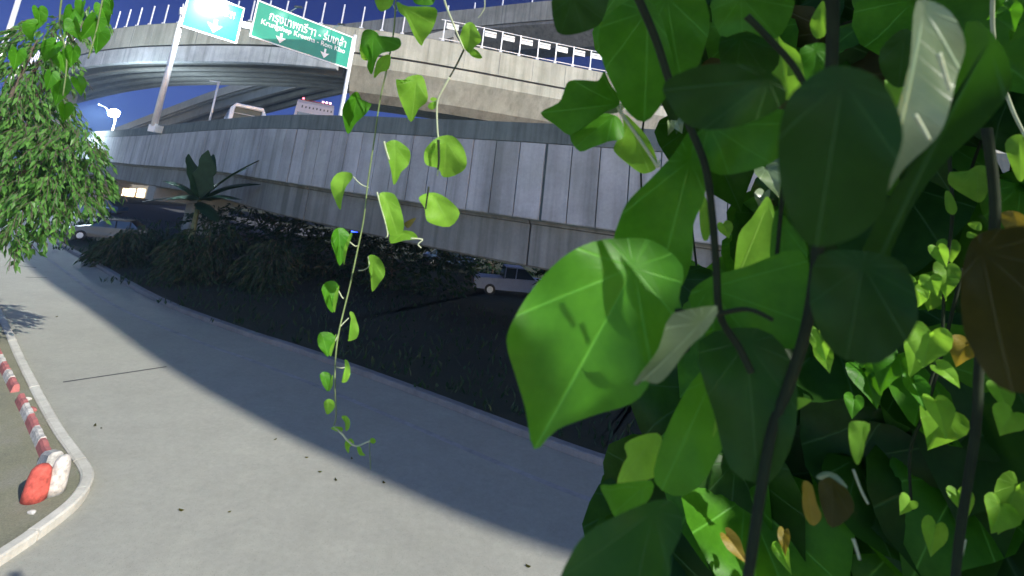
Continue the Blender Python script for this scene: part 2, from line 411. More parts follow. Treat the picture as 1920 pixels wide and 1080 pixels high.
# rounded red end, taller than the run
c0 = G(63,936,.1); b = MB()
rings = []
for hz, rr in ((-.01,.155),(.12,.155),(.30,.14),(.40,.12),(.45,.08),(.465,.02)):
    rings.append([c0+Vector((math.cos(t)*rr*1.0, math.sin(t)*rr*.95, hz)) for t in [2*PI*q/16 for q in range(16)]])
b.sweep(rings); b.build('rounded_end', M['red'], root, smooth=True)
b = MB(); rings = []
c1 = c0+Vector((.13,.20,0))
for hz, rr in ((-.01,.12),(.12,.12),(.34,.11),(.45,.09),(.50,.06),(.515,.02)):
    rings.append([c1+Vector((math.cos(t)*rr*.95, math.sin(t)*rr*1.15, hz)) for t in [2*PI*q/16 for q in range(16)]])
b.sweep(rings); tag(b.build('painted_segment', M['whitep'], root, smooth=True), 'white painted hump behind the red end')

# rubble lumps and fallen leaves on road and island
def lump(name, px, s, mat, label, cat, z=.1):
    p = G(*px, z); b = MB(); rings = []
    for hz, rr in ((-.01,1),(.3,1.05),(.6,.8),(.8,.3)):
        rings.append([p+Vector((math.cos(t)*rr*s*(1+.25*math.sin(3*t+px[0])), math.sin(t)*rr*s*(.8+.2*math.cos(2*t)), hz*s)) for t in [2*PI*q/9 for q in range(9)]])
    b.sweep(rings); tag(b.build(name, mat, loc=p), label, cat)
lump('concrete_lump', (60,962), .05, M['whitep'], 'flat pale concrete piece at the foot of the rounded red end', 'rubble')
lump('brick_fragment', (58,770), .09, M['redfade'], 'reddish broken brick between painted kerb and island edge', 'rubble')
lump('concrete_lump', (50,750), .07, M['whitep'], 'small pale broken piece beside the painted kerb gap', 'rubble')
for px in [(178,798),(190,803),(516,824),(106,594),(575,858),(600,885),(630,900),(990,1062),(340,957),(430,960),(720,905),(660,860)]:
    p = G(*px, .012); b = MB(); a = random.random()*6; s = random.uniform(.03,.06)
    pts = [p+Vector((math.cos(a)*u*s-math.sin(a)*v*s*.5, math.sin(a)*u*s+math.cos(a)*v*s*.5, hh*s)) for u, v, hh in ((-1,0,.3),(-.3,.8,0),(.5,.7,.1),(1,0,.5),(.5,-.7,.05),(-.3,-.8,0))]
    b.add(pts, [(0,1,2,3),(0,3,4,5)]); tag(b.build('fallen_leaf', M['leafb'], loc=p, fix=False), 'small dry fallen leaf lying on the lit concrete road', 'leaf', 'dry leaves scattered on the road')

# ================================================================== LOW VIADUCT
LP = [(-84,88),(-54,62),(-36.5,47),(-20.5,33),(-12.6,25.6),(-7.5,22),(-2.8,19.2),(1.2,17.1),(5.7,15.2),(12,13.2),(25,10.5),(45,8.5)]
ZT = [9.4,9.2,9.05,9.05,8.8,8.62,8.45,8.35,8.25,8.15,8.0,7.9]
lp = catmull([(x,y,z) for (x,y), z in zip(LP, ZT)], 24)
lp = resample(lp, .2)
def frames(path):
    out = []
    for i, p in enumerate(path):
        t = path[min(i+1,len(path)-1)]-path[max(i-1,0)]; t.z = 0; t.normalize()
        nrm = Vector((-t.y, t.x, 0))          # towards the far side (path runs left to right)
        out.append((p, t, nrm))
    return out
fr = frames(lp)
lowv = thing('low_viaduct', 'low grey concrete viaduct with ribbed parapet panels crossing behind the road', 'viaduct', (1.2,17.1,0))
def ringp(f, prof, useZ=True):
    p, t, n = f; return [Vector((p.x+n.x*o, p.y+n.y*o, p.z+z)) for o, z in prof]
# backing wall + coping
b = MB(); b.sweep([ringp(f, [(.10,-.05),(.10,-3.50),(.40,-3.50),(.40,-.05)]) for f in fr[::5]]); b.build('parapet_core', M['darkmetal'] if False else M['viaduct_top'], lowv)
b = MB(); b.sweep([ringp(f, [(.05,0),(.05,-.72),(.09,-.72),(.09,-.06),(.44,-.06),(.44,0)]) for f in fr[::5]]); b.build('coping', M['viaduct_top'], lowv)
b = MB(); st = 5; i = 0; q = 0
dj = min(range(len(lp)), key=lambda k: (lp[k].x-1.25)**2+(lp[k].y-17.1)**2)
off = dj % 5
for i in range(off, len(fr)-st-1, st):
    q = (i-dj)//st
    p, t, n = fr[i]; p2, t2, n2 = fr[i+st]
    gap = .10 if q % 14 == 0 else .024
    pj = random.uniform(0,.012)
    A = p+t*gap; B = p2-t2*.016
    vs = []
    for pt, nn in ((A,n),(B,n2)):
        for o, z in ((0.0+pj,-.76),(0.0+pj,-3.42),(.03+pj,-3.46),(.12,-3.46),(.12,-.76)): vs.append(Vector((pt.x+nn.x*o, pt.y+nn.y*o, pt.z+z)))
    b.sweep([vs[:5], vs[5:]])
b.build('parapet_panels', M['viaduct'], lowv)
# girder, slightly recessed, with vertical joints
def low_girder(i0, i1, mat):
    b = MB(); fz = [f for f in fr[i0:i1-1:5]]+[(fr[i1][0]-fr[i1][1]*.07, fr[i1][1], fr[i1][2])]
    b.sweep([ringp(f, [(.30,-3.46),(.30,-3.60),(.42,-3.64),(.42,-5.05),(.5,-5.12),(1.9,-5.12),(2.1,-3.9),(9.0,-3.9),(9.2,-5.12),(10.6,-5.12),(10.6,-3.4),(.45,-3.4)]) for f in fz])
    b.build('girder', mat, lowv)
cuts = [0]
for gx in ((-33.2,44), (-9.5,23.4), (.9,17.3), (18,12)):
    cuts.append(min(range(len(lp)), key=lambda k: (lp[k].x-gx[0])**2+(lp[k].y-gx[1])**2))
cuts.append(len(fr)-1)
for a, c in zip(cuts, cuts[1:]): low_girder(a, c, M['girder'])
b = MB(); b.sweep([ringp(f, [(.42,-1.2),(10.6,-1.2),(10.6,-3.38),(.42,-3.38)]) for f in fr[::8]]); b.build('deck', M['asphalt'], lowv)
b = MB(); b.sweep([ringp(f, [(10.6,-.1),(10.6,-3.3),(10.95,-3.3),(10.95,-.1)]) for f in fr[::8]]); b.build('far_parapet', M['viaduct'], lowv)
for gx in ((-30,41.5),(9.5,14),(-62,70),(40,9)):
    k = min(range(len(lp)), key=lambda k: (lp[k].x-gx[0])**2+(lp[k].y-gx[1])**2); p, t, n = fr[k]
    Mx = Matrix(((t.x,n.x,0,p.x),(t.y,n.y,0,p.y),(0,0,1,0),(0,0,0,1)))
    b = MB(); b.box(-.9,.9,3.6,6.6,-.1,p.z-6.3,0,Mx); b.box(-1.1,1.1,.5,10.2,p.z-6.3,p.z-5.14,0,Mx); b.build('pier', M['deck_under'], lowv)

# ================================================================== UPPER CURVED VIADUCT
UZ = 25.0
tp = [(110,72),(185,55),(250,47),(320,42),(430,38),(520,38),(600,42),(730,54),(900,88),(1000,112),(1120,137)]
up = [G(x,y,UZ) for x, y in tp]
up = [Vector((-150,140,UZ)), Vector((-105,102,UZ))]+up+[Vector((24,64.5,UZ)),Vector((45,67,UZ)),Vector((90,68,UZ)),Vector((150,62,UZ))]
for _ in range(2):
    up = [up[0]]+[(a+c*2+d)/4 for a, c, d in zip(up, up[1:], up[2:])]+[up[-1]]
uf_path = resample(catmull(up, 30), .5); uf = frames(uf_path)
upv = thing('curved_viaduct', 'high curved concrete viaduct with cream fascia and metal railing posts above the sign', 'viaduct', (-5,57,0))
split = min(range(len(uf)), key=lambda k: abs((proj(uf[k][0]) or (9999,0))[0]-668))
b = MB(); b.sweep([ringp(f, [(0,0),(0,-3.05),(.5,-3.05),(.5,0)]) for f in uf[::4]]); b.build('parapet', M['cream'], upv)
b = MB(); b.sweep([ringp(f, [(-.02,.0),(-.02,.02),(.52,.02),(.52,.0)]) for f in uf[::4]]); b.build('parapet_cap', M['viaduct_top'], upv)
b = MB(); b.sweep([ringp(f, [(.22,-3.06),(.22,-3.3),(.9,-3.3),(.9,-3.06)]) for f in uf[::4]]); b.build('shadow_groove', M['joint'], upv)
# thin vertical casting joints in the parapet
b = MB()
for i in range(0, len(uf), 9):
    p, t, n = uf[i]; Mx = Matrix(((t.x,n.x,0,p.x),(t.y,n.y,0,p.y),(0,0,1,p.z),(0,0,0,1)))
    wj = .05 if (i//9) % 3 == 0 else .02
    b.box(-wj,wj,-.025,.1,-3.0,-.2,0,Mx)
b.build('casting_joints', M['girder'], upv)
# left span: fascia beam and I-beams under the slab
lf = uf[:split]
b = MB(); b.sweep([ringp(f, [(.04,-3.3),(.04,-5.35),(.10,-5.45),(.7,-5.45),(.7,-3.3)]) for f in lf[::4]]); b.build('fascia_beam', M['viaduct'], upv)
b = MB(); b.sweep([ringp(f, [(.5,-1.4),(11.4,-1.4),(11.4,-3.9),(.72,-3.9)]) for f in lf[::4]]); b.build('deck', M['deck_under'], upv)
for o in (2.6,4.9,7.2,9.5):
    b = MB(); b.sweep([ringp(f, [(o,-3.92),(o,-5.3),(o-.25,-5.4),(o-.25,-5.7),(o+.75,-5.7),(o+.75,-5.4),(o+.5,-5.3),(o+.5,-3.92)]) for f in lf[::4]]); b.build('beam', M['deck_under'], upv)
# right span: box girder with sloping web
rf = uf[split:]
b = MB(); b.sweep([ringp(f, [(.04,-3.3),(.04,-4.7),(1.5,-7.6),(2.4,-8.6),(7.6,-8.6),(8.8,-7.6),(11.4,-4.7),(11.4,-1.5),(.52,-1.5),(.52,-3.3)]) for f in rf[::4]]); b.build('box_girder', M['cream'], upv)
b = MB(); b.sweep([ringp(f, [(11.4,0),(11.4,-1.45),(11.7,-1.45),(11.7,0)]) for f in uf[::4]]); b.build('far_parapet', M['cream'], upv)
for px in (70, 1290):
    k = min(range(len(uf)), key=lambda k: abs((proj(uf[k][0]) or (9999,0))[0]-px)); p, t, n = uf[k]
    Mx = Matrix(((t.x,n.x,0,p.x),(t.y,n.y,0,p.y),(0,0,1,0),(0,0,0,1)))
    b = MB(); b.box(-1.1,1.1,4.3,7.5,-.1,p.z-(5.72 if k < split else 8.62),0,Mx); b.build('pier', M['deck_under'], upv)
# railing: posts + rails + pale screen panels
step = 5.5
i = 3; posts = []
while i < len(uf)-3:
    pr_ = proj(uf[i][0])
    if pr_ and -60 < pr_[0] < 1500: posts.append(i)
    i += 5 if (pr_ is None or pr_[0] > 330) else 6
for i in posts:
    p, t, n = uf[i]; b = MB(); q = p+n*.25
    b.beam(q, q+Vector((0,0,2.9)), .13, .13, up=n); b.box(-.2,.2,-.15,.15,.02,.22,0,Matrix.Translation(q)); b.build('railing_post', M['galv'], upv)
x820 = min(range(len(uf)), key=lambda k: abs((proj(uf[k][0]) or (9999,0))[0]-822))
for h, r_ in ((2.85,.06),(.35,.07)):
    b = MB(); b.tube([f[0]+f[2]*.25+Vector((0,0,h)) for f in uf[x820:posts[-1]+1:3]], r_, 6); b.build('rail', M['galv'], upv)
for i, j in zip(posts, posts[1:]):
    if i < x820-3: continue
    a = uf[i][0]+uf[i][2]*.7; c = uf[j][0]+uf[j][2]*.7; d = c-a
    b = MB(); b.beam(a+d*.10+Vector((0,0,2.35)), a+d*.72+Vector((0,0,2.35)), .05, .75); b.build('screen_panel', M['panel'], upv)

# ================================================================== CONNECTOR RAMP behind, and the HIGHEST viaduct
def simple_viaduct(name, label, pts, prof, mats, npost=0, loc=None):
    path = resample(catmull(pts, 20), 1.0); f = frames(path)
    root = thing(name, label, 'viaduct', loc or (pts[0][0],pts[0][1],0))
    for nm, pf, mt in prof:
        b = MB(); b.sweep([ringp(q, pf) for q in f[::2]]); b.build(nm, mats[mt], root)
    return root, f
a = [atY(262,222,108), atY(330,196,100), atY(400,170,92), atY(470,148,86), atY(560,122,81), atY(700,90,76), atY(860,50,74)]
a = [a[0]+(a[0]-a[1])*1.5]+a
simple_viaduct('connector_ramp', 'dark connector ramp on parallel beams rising under the curved viaduct', a,
    [('parapet',[(0,0),(0,-1.6),(.4,-1.6),(.4,0)],0),('deck_slab',[(.4,-.8),(9,-.8),(9,-2),(.4,-2)],1),
     ('beam',[(1.0,-2.05),(1.0,-3.6),(1.8,-3.6),(1.8,-2.05)],1),('beam',[(4.2,-2.05),(4.2,-3.6),(5,-3.6),(5,-2.05)],1),('beam',[(7.4,-2.05),(7.4,-3.6),(8.2,-3.6),(8.2,-2.05)],1)],
    [M['deck_under'], M['deck_under']])
a = [G(700,38,42), G(830,22,42), G(880,17,42), G(1042,0,42), G(1200,-8,42), G(1400,-4,42), G(1640,15,42)]
a = [a[0]+(a[0]-a[1])*3, a[0]+(a[0]-a[1])]+a+[a[-1]+(a[-1]-a[-2])*2]
hv, hf = simple_viaduct('highest_viaduct', 'distant grey viaduct at the top edge above the railing', a,
    [('parapet',[(0,0),(0,-3.6),(.5,-3.6),(.5,0)],0),('box_girder',[(.3,-3.65),(.3,-4.2),(4,-7.2),(9,-7.2),(12,-4),(12,-1.5),(.52,-1.5),(.52,-3.65)],0)],
    [M['girder'], M['deck_under']])
for i in range(2, len(hf), 6):
    p, t, n = hf[i]; q = proj(p)
    if q and 820 < q[0] < 1900:
        b = MB(); b.beam(p+n*.2+Vector((0,0,.01)), p+n*.2+Vector((0,0,1.3)), .18, .18, up=n); b.build('railing_post', M['galv'], hv)
for px in (1250,):
    k = min(range(len(hf)), key=lambda k: abs((proj(hf[k][0]) or (9999,0))[0]-px)); p, t, n = hf[k]
    b = MB(); b.box(p.x-1.5,p.x+1.5,p.y+5,p.y+8,-.1,p.z-7.22); b.build('pier', M['deck_under'], hv)

# ================================================================== ADDED SHADE SLAB, unseen over and behind the camera (casts the shade on road and ramp)
S = [(-48,45),(-26.4,27.7),(-19.5,22.2),(-13.9,18.1),(-8.6,14.1),(-4.8,11.6),(-2.5,10.3),(-.2,9.1),(1.6,8.4),(5,7.3),(12,5.5),(30,2)]
HZ = 30.0; sh = SUND*(HZ/SUND.z)      # towards the sun (SUND.z < 0)
S = catmull([(x,y,0) for x, y in S], 6)
near = [p+sh for p in S]; farr = [p+sh+Vector((7,24,0)) for p in S]
for q in near+farr: q.z = HZ
b = MB(); b.sweep([[a_, a_+Vector((0,0,.35)), c_+Vector((0,0,.35)), c_] for a_, c_ in zip(near, farr)])
tag(b.build('shade_slab', M['deck_under'], loc=(25,-20,HZ)), 'added unseen slab high behind the camera casting the road shade', 'viaduct')

# ================================================================== SIGN GANTRY
gl = atY(289,214,40.0); gdir = Vector((.655,.755,0)).normalized()
def onG(x, y):
    d = ray(x, y); nrm = Vector((-gdir.y, gdir.x, 0)); t = (gl-CAM).dot(nrm)/d.dot(nrm); p = CAM+d*t
    return (p-gl).dot(gdir), p.z
gan = thing('sign_gantry', 'steel gantry with two green overhead direction signs spanning the low viaduct', 'road sign', (gl.x,gl.y,7.0))
def gp(w_, z_, o=0): return Vector((gl.x+gdir.x*w_+gdir.y*o, gl.y+gdir.y*w_-gdir.x*o, z_))   # o>0 towards the camera
wl, zl = onG(326,28); wr, zr = onG(640,208); _, zr2 = onG(664,70)
w0 = 0.2
zb = onG(288,236)[1]
b = MB(); b.box(-.3,.3,-.2,.9,zb-.5,zb+.1,0,Matrix.Translation(gp(w0,0))); b.build('bracket', M['galv'], gan)
b = MB(); b.tube([gp(w0,zb), gp(w0,zl)], [.26,.20], 10); b.build('post', M['galv'], gan, smooth=True)
b = MB(); b.tube([gp(wr,6.4), gp(wr,zr2+.3)], [.26,.20], 10); b.build('post', M['galv'], gan, smooth=True)
ba = onG(326,18); bb_ = onG(457,47); sl_ = (bb_[1]-ba[1])/(bb_[0]-ba[0])
b = MB(); b.beam(gp(w0-.3,ba[1]+sl_*(w0-.3-ba[0])), gp(wr+.2,ba[1]+sl_*(wr+.2-ba[0])), .35, .6); b.build('cross_beam', M['galv'], gan)
def text_mesh(s, size):
    cu = bpy.data.curves.new('t', 'FONT'); cu.body = s; cu.size = size; cu.align_x = 'CENTER'; cu.extrude = .01; cu.offset = size*.012
    o = bpy.data.objects.new('t', cu); C.objects.link(o); dg = bpy.context.evaluated_depsgraph_get(); dg.update()
    me = bpy.data.meshes.new_from_object(o.evaluated_get(dg)); bpy.data.objects.remove(o); return me
def board(cs, name, texts, arrows):
    """cs = TL, TR, BR, BL pixels"""
    q = [onG(*c) for c in cs]; a0 = (q[0][0]+q[3][0])/2; a1 = (q[1][0]+q[2][0])/2; z1 = (q[0][1]+q[1][1])/2; z0 = (q[2][1]+q[3][1])/2
    Mx = Matrix(((gdir.x, gdir.y, 0, gp(a0,0).x), (gdir.y, -gdir.x, 0, gp(a0,0).y), (0,0,1,0), (0,0,0,1)))   # x along, y toward camera, z up
    W = a1-a0; Hh = z1-z0; t = .13
    b = MB(); b.box(0,W,.22,.30,z0,z1,0,Mx); bo = b.build(name, M['signgreen'], gan)
    b = MB(); b.box(0,W,.301,.34,z1-t,z1,0,Mx); b.box(0,W,.301,.34,z0,z0+t,0,Mx); b.box(0,t,.301,.34,z0+t,z1-t,0,Mx); b.box(W-t,W,.301,.34,z0+t,z1-t,0,Mx)
    b.build('border', M['signwhite'], bo)
    def put(me, x, z, nm, fit=None):
        xs = [v.co.x for v in me.vertices]; s = 1
        if fit: s = fit/(max(xs)-min(xs))
        mb = MB(); mb.add([Mx @ Vector((x+v.co.x*s, .325+v.co.z*.5, z+v.co.y)) for v in me.vertices], [tuple(p.vertices) for p in me.polygons]); mb.build(nm, M['signwhite'], bo, fix=False)
    for s, fx, fz, sz, fit in texts: put(text_mesh(s, sz*Hh), W*fx, z0+Hh*fz, 'lettering', fit*W if fit else None)
    for fx, fz, sz in arrows:
        h = sz*Hh; x = W*fx; z = z0+Hh*fz; mb = MB()
        out = [(-.12,1),(.12,1),(.12,.55),(.55,.62),(0,0),(-.55,.62),(-.12,.55)]
        mb.add([Mx @ Vector((x+u*h*.9, .33, z+v*h)) for u, v in out], [tuple(range(7))]); mb.build('arrow', M['signwhite'], bo, fix=False)
    return a0, a1, z0, z1
bd2 = board([(477,12),(661,60),(652,120),(463,81)], 'sign_board', [('กรุงเทพกรีฑา - ร่มเกล้า',.53,.60,.34,.80),('Krungthep Kreetha - Rom Klao',.50,.42,.20,.86)], [(.27,.08,.28),(.72,.08,.28)])
bd1 = board([(350,-12),(459,7),(443,76),(334,58)], 'sign_board', [('กรุงเทพกรีฑา',.5,.62,.28,.7)], [(.55,.10,.34)])
# flood lamp bracket above and in front of each board
def signlamp(w_, z_, e, o=2.0, mat='lens'):
    b = MB(); b.beam(gp(w_,z_,.2), gp(w_,z_+.25,o), .08, .08); lb = b.build('lamp_arm', M['galv'], gan)
    p = gp(w_,z_+.2,o+.1); b = MB(); b.box(-.35,.35,-.15,.15,-.06,.08,0,Matrix.Translation(p)); b.build('flood_lamp', M['darkmetal'], lb)
    l = bpy.data.lights.new('sign_lamp', 'SPOT'); l.energy = e; l.spot_size = R(120); l.spot_blend = .8; l.shadow_soft_size = .15; l.color = (.9,1,.98)
    lo = bpy.data.objects.new('sign_lamp', l); C.objects.link(lo); lo.location = p+Vector((0,0,-.15)); tgt = gp(w_,z_-1.6,.3)
    lo.rotation_euler = (tgt-lo.location).to_track_quat('-Z','Y').to_euler()
signlamp((bd1[0]+bd1[1])/2, bd1[3], 5200)
signlamp(bd2[0]*.7+bd2[1]*.3, bd2[3], 45); signlamp(bd2[0]*.25+bd2[1]*.75, bd2[3], 45)

# ================================================================== LAMPS AND POLES
p = atY(213,238,62); hd = atY(214,212,62)
sp_ = thing('street_lamp', 'short street lamp glowing bright white at the left end of the low viaduct', 'street lamp', p)
b = MB(); b.tube([p-Vector((0,0,3.5)), Vector((p.x,p.y,hd.z-.3))], [.13,.09], 8); b.build('pole', M['galv'], sp_, smooth=True)
b = MB(); rings = [[hd+Vector((math.cos(t)*r_, math.sin(t)*r_, z_)) for t in [2*PI*k/14 for k in range(14)]] for z_, r_ in ((-.55,.15),(-.4,.5),(0,.62),(.35,.5),(.5,.2))]
b.sweep(rings); b.build('lamp_globe', M['lens'], sp_, smooth=True)
b = MB(); b.tube([hd+Vector((.3,-.6,-.2)), hd+Vector((.9,-2.6,.3)), hd+Vector((1.4,-4.2,.35))], .07, 8); b.build('lamp_arm', M['galv'], sp_, smooth=True)
pl = bpy.data.lights.new('street_light', 'SPOT'); pl.energy = 14000; pl.spot_size = R(160); pl.spot_blend = .6; pl.color = (.72,.88,1); pl.shadow_soft_size = .7
po = bpy.data.objects.new('street_light', pl); C.objects.link(po); po.location = hd+Vector((1.5,-4.6,.2))
pa, pb = atY(-12,150,24), atY(37,-8,24)
pg = bpy.data.lights.new('street_light_glow', 'POINT'); pg.energy = 4500; pg.color = (.72,.88,1); pg.shadow_soft_size = .7
pgo = bpy.data.objects.new('street_light_glow', pg); C.objects.link(pgo); pgo.location = hd+Vector((0,-1.2,0))
r_ = thing('lamp_post', 'tall pale lamp post leaning behind the tree at the top left corner', 'lamp post', (pa.x,pa.y,0))
b = MB(); dn = (pb-pa).normalized(); b.tube([pa-dn*((pa.z)/dn.z), pa, pb+dn*1.5], [.16,.13,.10], 10); b.build('pole', M['galv'], r_, smooth=True)
b = MB(); b.tube([pb+dn*1.5, pb+dn*1.8+Vector((.8,0,.2)), pb+dn*1.8+Vector((1.8,0,.25))], .05, 8); b.box(-.35,.35,-.12,.12,-.06,.06,0,Matrix.Translation(pb+dn*1.8+Vector((2.1,0,.22)))); b.build('lamp_arm', M['galv'], r_)
pa, pb = atY(394,222,46), atY(404,153,46)
r_ = thing('signpost', 'slim bare metal post standing on the low viaduct right of the gantry post', 'post', (pa.x,pa.y,pa.z-1.5))
b = MB(); b.tube([Vector((pa.x,pa.y,pa.z-1.5)), Vector((pa.x,pa.y,pb.z))], .10, 8); b.build('pole', M['galv'], r_, smooth=True)
b = MB(); b.beam(Vector((pa.x-.9,pa.y,pb.z)), Vector((pa.x+.15,pa.y,pb.z)), .08,.10); b.build('cross_arm', M['galv'], r_)
# blue beacon under the viaduct
p = atY(666,431,24); r_ = thing('blue_beacon', 'small blue lamp glowing under the edge of the low viaduct', 'lamp', p)
b = MB(); b.tube([p-Vector((0,0,.10)), p+Vector((0,0,.10))], .17, 10); b.build('lamp_globe', M['bluelamp'], r_); b = MB(); b.tube([p+Vector((0,0,.1)), p+Vector((0,0,1.0))], .03, 6); b.build('hanger', M['darkmetal'], r_)

# ================================================================== VEHICLES
def xform(o_loc, rz): return Matrix.Translation(o_loc) @ Matrix.Rotation(rz, 4, 'Z')
def prism(mb, prof, y0, y1, mi=0, inset=0, zc=0):
    """side profile (x,z) extruded over width; inset narrows the top"""
    zs = [z for _, z in prof]; zt = max(zs); rings = []
    for y, s in ((y0,1),(y1,-1)):
        rings.append([Vector((x, y+s*inset*max(0,(z-zc))/(zt-zc+1e-6), z)) for x, z in prof])
    n = len(prof); mb.add(rings[0]+rings[1], [tuple(range(n)), tuple(range(2*n-1,n-1,-1))]+[(i,(i+1)%n,n+(i+1)%n,n+i) for i in range(n)], mi)
def wheels(root, xs, hw, r):
    for x in xs:
        for s in (-1,1):
            b = MB(); b.tube([(x,s*(hw-.2),r),(x,s*hw,r)], r, 16); wv = b.build('wheel', M['tire'], root, local=True)
            b = MB(); b.tube([(x,s*(hw-.02),r),(x,s*(hw+.012),r)], r*.58, 12); b.build('rim', M['galv'], wv, local=True)
def car(label, loc, rz, paint, kind='car', group=None):
    r = thing('parked_car' if kind != 'van' else 'van', label, 'car' if kind != 'van' else 'van', loc, group, rz)
    if kind == 'pickup':
        body = [(-2.6,.35),(-2.6,1.0),(-.7,1.02),(-.7,1.05),(1.2,1.08),(2.4,.95),(2.6,.7),(2.6,.35)]; cab = [(-.85,1.03),(-.75,1.68),(.45,1.68),(1.15,1.07)]
    else:
        body = [(-2.2,.3),(-2.25,.85),(-2.0,.95),(1.05,.98),(2.0,.85),(2.2,.6),(2.2,.3)]; cab = [(-1.75,.95),(-1.15,1.42),(.3,1.45),(1.1,.97)]
    b = MB(); prism(b, body, -.88, .88, 0, .06, .5); b.build('body', paint, r, local=True)
    b = MB(); prism(b, cab, -.82, .82, 0, .14, .95); cb = b.build('cabin', M['glass'], r, local=True)
    zt = max(z for _, z in cab); b = MB(); prism(b, [(cab[1][0]+.02,zt-.03),(cab[1][0]+.1,zt+.04),(cab[2][0]-.08,zt+.04),(cab[2][0]+.03,zt-.03)], -.70,.70); b.build('roof', paint, r, local=True)
    b = MB()
    for x in (cab[1][0]+.02, (cab[1][0]+cab[2][0])/2+.1):
        for s in (-1,1): b.beam((x-.05,s*.845,.98),(x+.02,s*.70,zt),.06,.04)
    b.build('door_pillars', paint, r, local=True)
    e = body[-1][0]
    for s in (-1,1):
        b = MB(); b.box(e-.16,e-.02,s*.62-.18,s*.62+.18,.62,.78); b.build('headlight', M['signwhite'], r, local=True)
        b = MB(); b.box(body[0][0]-.03,body[0][0]+.05,s*.70-.12,s*.70+.12,.68,.84); b.build('tail_light', M['redfade'], r, local=True)
    for x0_, x1_ in ((e-.1,e+.06),(body[0][0]-.07,body[0][0]+.1)):
        b = MB(); b.box(x0_,x1_,-.84,.84,.32,.5); b.build('bumper', M['darkmetal'], r, local=True)
    wheels(r, (-1.35,1.4) if kind != 'pickup' else (-1.6,1.6), .9, .33)
    return r
p = G(962,553,.1); car('pale blue pickup truck, its paint darkened for shade, parked in the dark under the low viaduct', (p.x,p.y,.1), R(8), M['vdim'], 'pickup')
p = G(206,452,.14); car('grey parked car with a glinting roof beyond the dark verge', (p.x,p.y,.14), R(200), M['vsilver'])
p = G(148,402,.14); car('pale parked car half hidden behind the hanging tree leaves', (p.x,p.y,.14), R(185), M['vdim'])
p = G(186,400,.14); car('dark blue parked car beside the pale one at the far left', (p.x,p.y,.14), R(185), M['vblue'])
p = G(842,500,.1); car('dark blue parked car deep under the low viaduct left of the pickup', (p.x,p.y,.1), R(5), M['vblue'])

# van on the low viaduct: only its top shows above the parapet
d2 = Vector((-.80,.60,0)); hdg = math.atan2(d2.y, d2.x)
p = atY(482,205,33.0); zt = 10.28; rv = thing('van', 'dark blue van with a white framed rear window driving on the low viaduct', 'van', (p.x-.9,p.y+.6,7.85), None, hdg+R(-14))
H_ = zt-7.85
b = MB(); prism(b, [(-.05,.35),(-.05,1.25),(4.3,1.2),(5.0,.95),(5.1,.35)], -1.0,1.0); b.build('body', M['vblue'], rv, local=True)
b = MB(); prism(b, [(.12,1.25),(.20,H_-.12),(2.6,H_-.05),(4.2,1.22)], -.94,.94,0,.12,1.2); b.build('cabin', M['vblue'], rv, local=True)
b = MB()
def fr_bar(mb, pts, r): mb.tube(pts, r, 8)
fr_bar(b, [(-.14,-1.04,1.2),(-.10,-1.02,H_-.35),(-.06,-.88,H_),(-.06,.84,H_),(-.10,1.0,H_-.26),(-.14,1.05,1.2)], .15); b.build('window_frame', M['vwhite'], rv, local=True)
b = MB(); b.box(.04,.07,-.86,.86,1.35,H_-.12); b.build('rear_window', M['glassg'], rv, local=True)
b = MB(); fr_bar(b, [(.0,-.85,H_-.55),(.0,.85,H_-.55)], .03); b.build('window_trim', M['galv'], rv, local=True)
wheels(rv, (.9,3.9), 1.0, .36)
# bus on the low viaduct
p = atY(592,200,36.0)
rb = thing('bus', 'grey bus with red marker lamps on its roof line on the low viaduct', 'bus', (p.x,p.y,7.75), None, hdg+R(-28))
HB = 3.9
b = MB(); prism(b, [(0,.4),(0,HB-.25),(.15,HB),(9,HB),(9.3,HB-.4),(9.3,.4)], -1.45,1.45,0,.15,2.4); b.build('body', M['vgrey'], rb, local=True)
b = MB(); b.box(-.03,-.005,-1.2,1.2,HB-1.25,HB-.95); b.build('rear_window', M['glass'], rb, local=True)
b = MB(); b.box(-.05,.02,-1.35,1.35,HB-1.45,HB-1.32); b.build('trim_strip', M['vwhite'], rb, local=True)
for y in (-.95,.45,.72,.98):
    b = MB(); b.tube([(-.02,-y,HB+.03),(-.02,-y,HB+.16)], .07, 8); b.build('marker_lamp', M['pinklamp'] if y > 0 else M['redlamp'], rb, local=True)
b = MB(); b.box(-.05,.1,-1.1,1.1,HB+.003,HB+.03); b.build('lamp_bar', M['red'], rb, local=True)
b = MB()
for k in range(9):
    y = 1.15-k*.26; b.box(-.02,-.004,-y-.05,-y+.04,HB-.60,HB-.60+random.uniform(.10,.2))
b.build('dark_markings', M['darkmetal'], rb, local=True)
b = MB()
for s in (-1,1):
    for k in range(6): b.box(.7+k*1.4,1.9+k*1.4,s*1.42-.02,s*1.42+.02,1.9,HB-1.1)
b.build('side_windows', M['glass'], rb, local=True)
wheels(rb, (1.8,7.4), 1.3, .5)

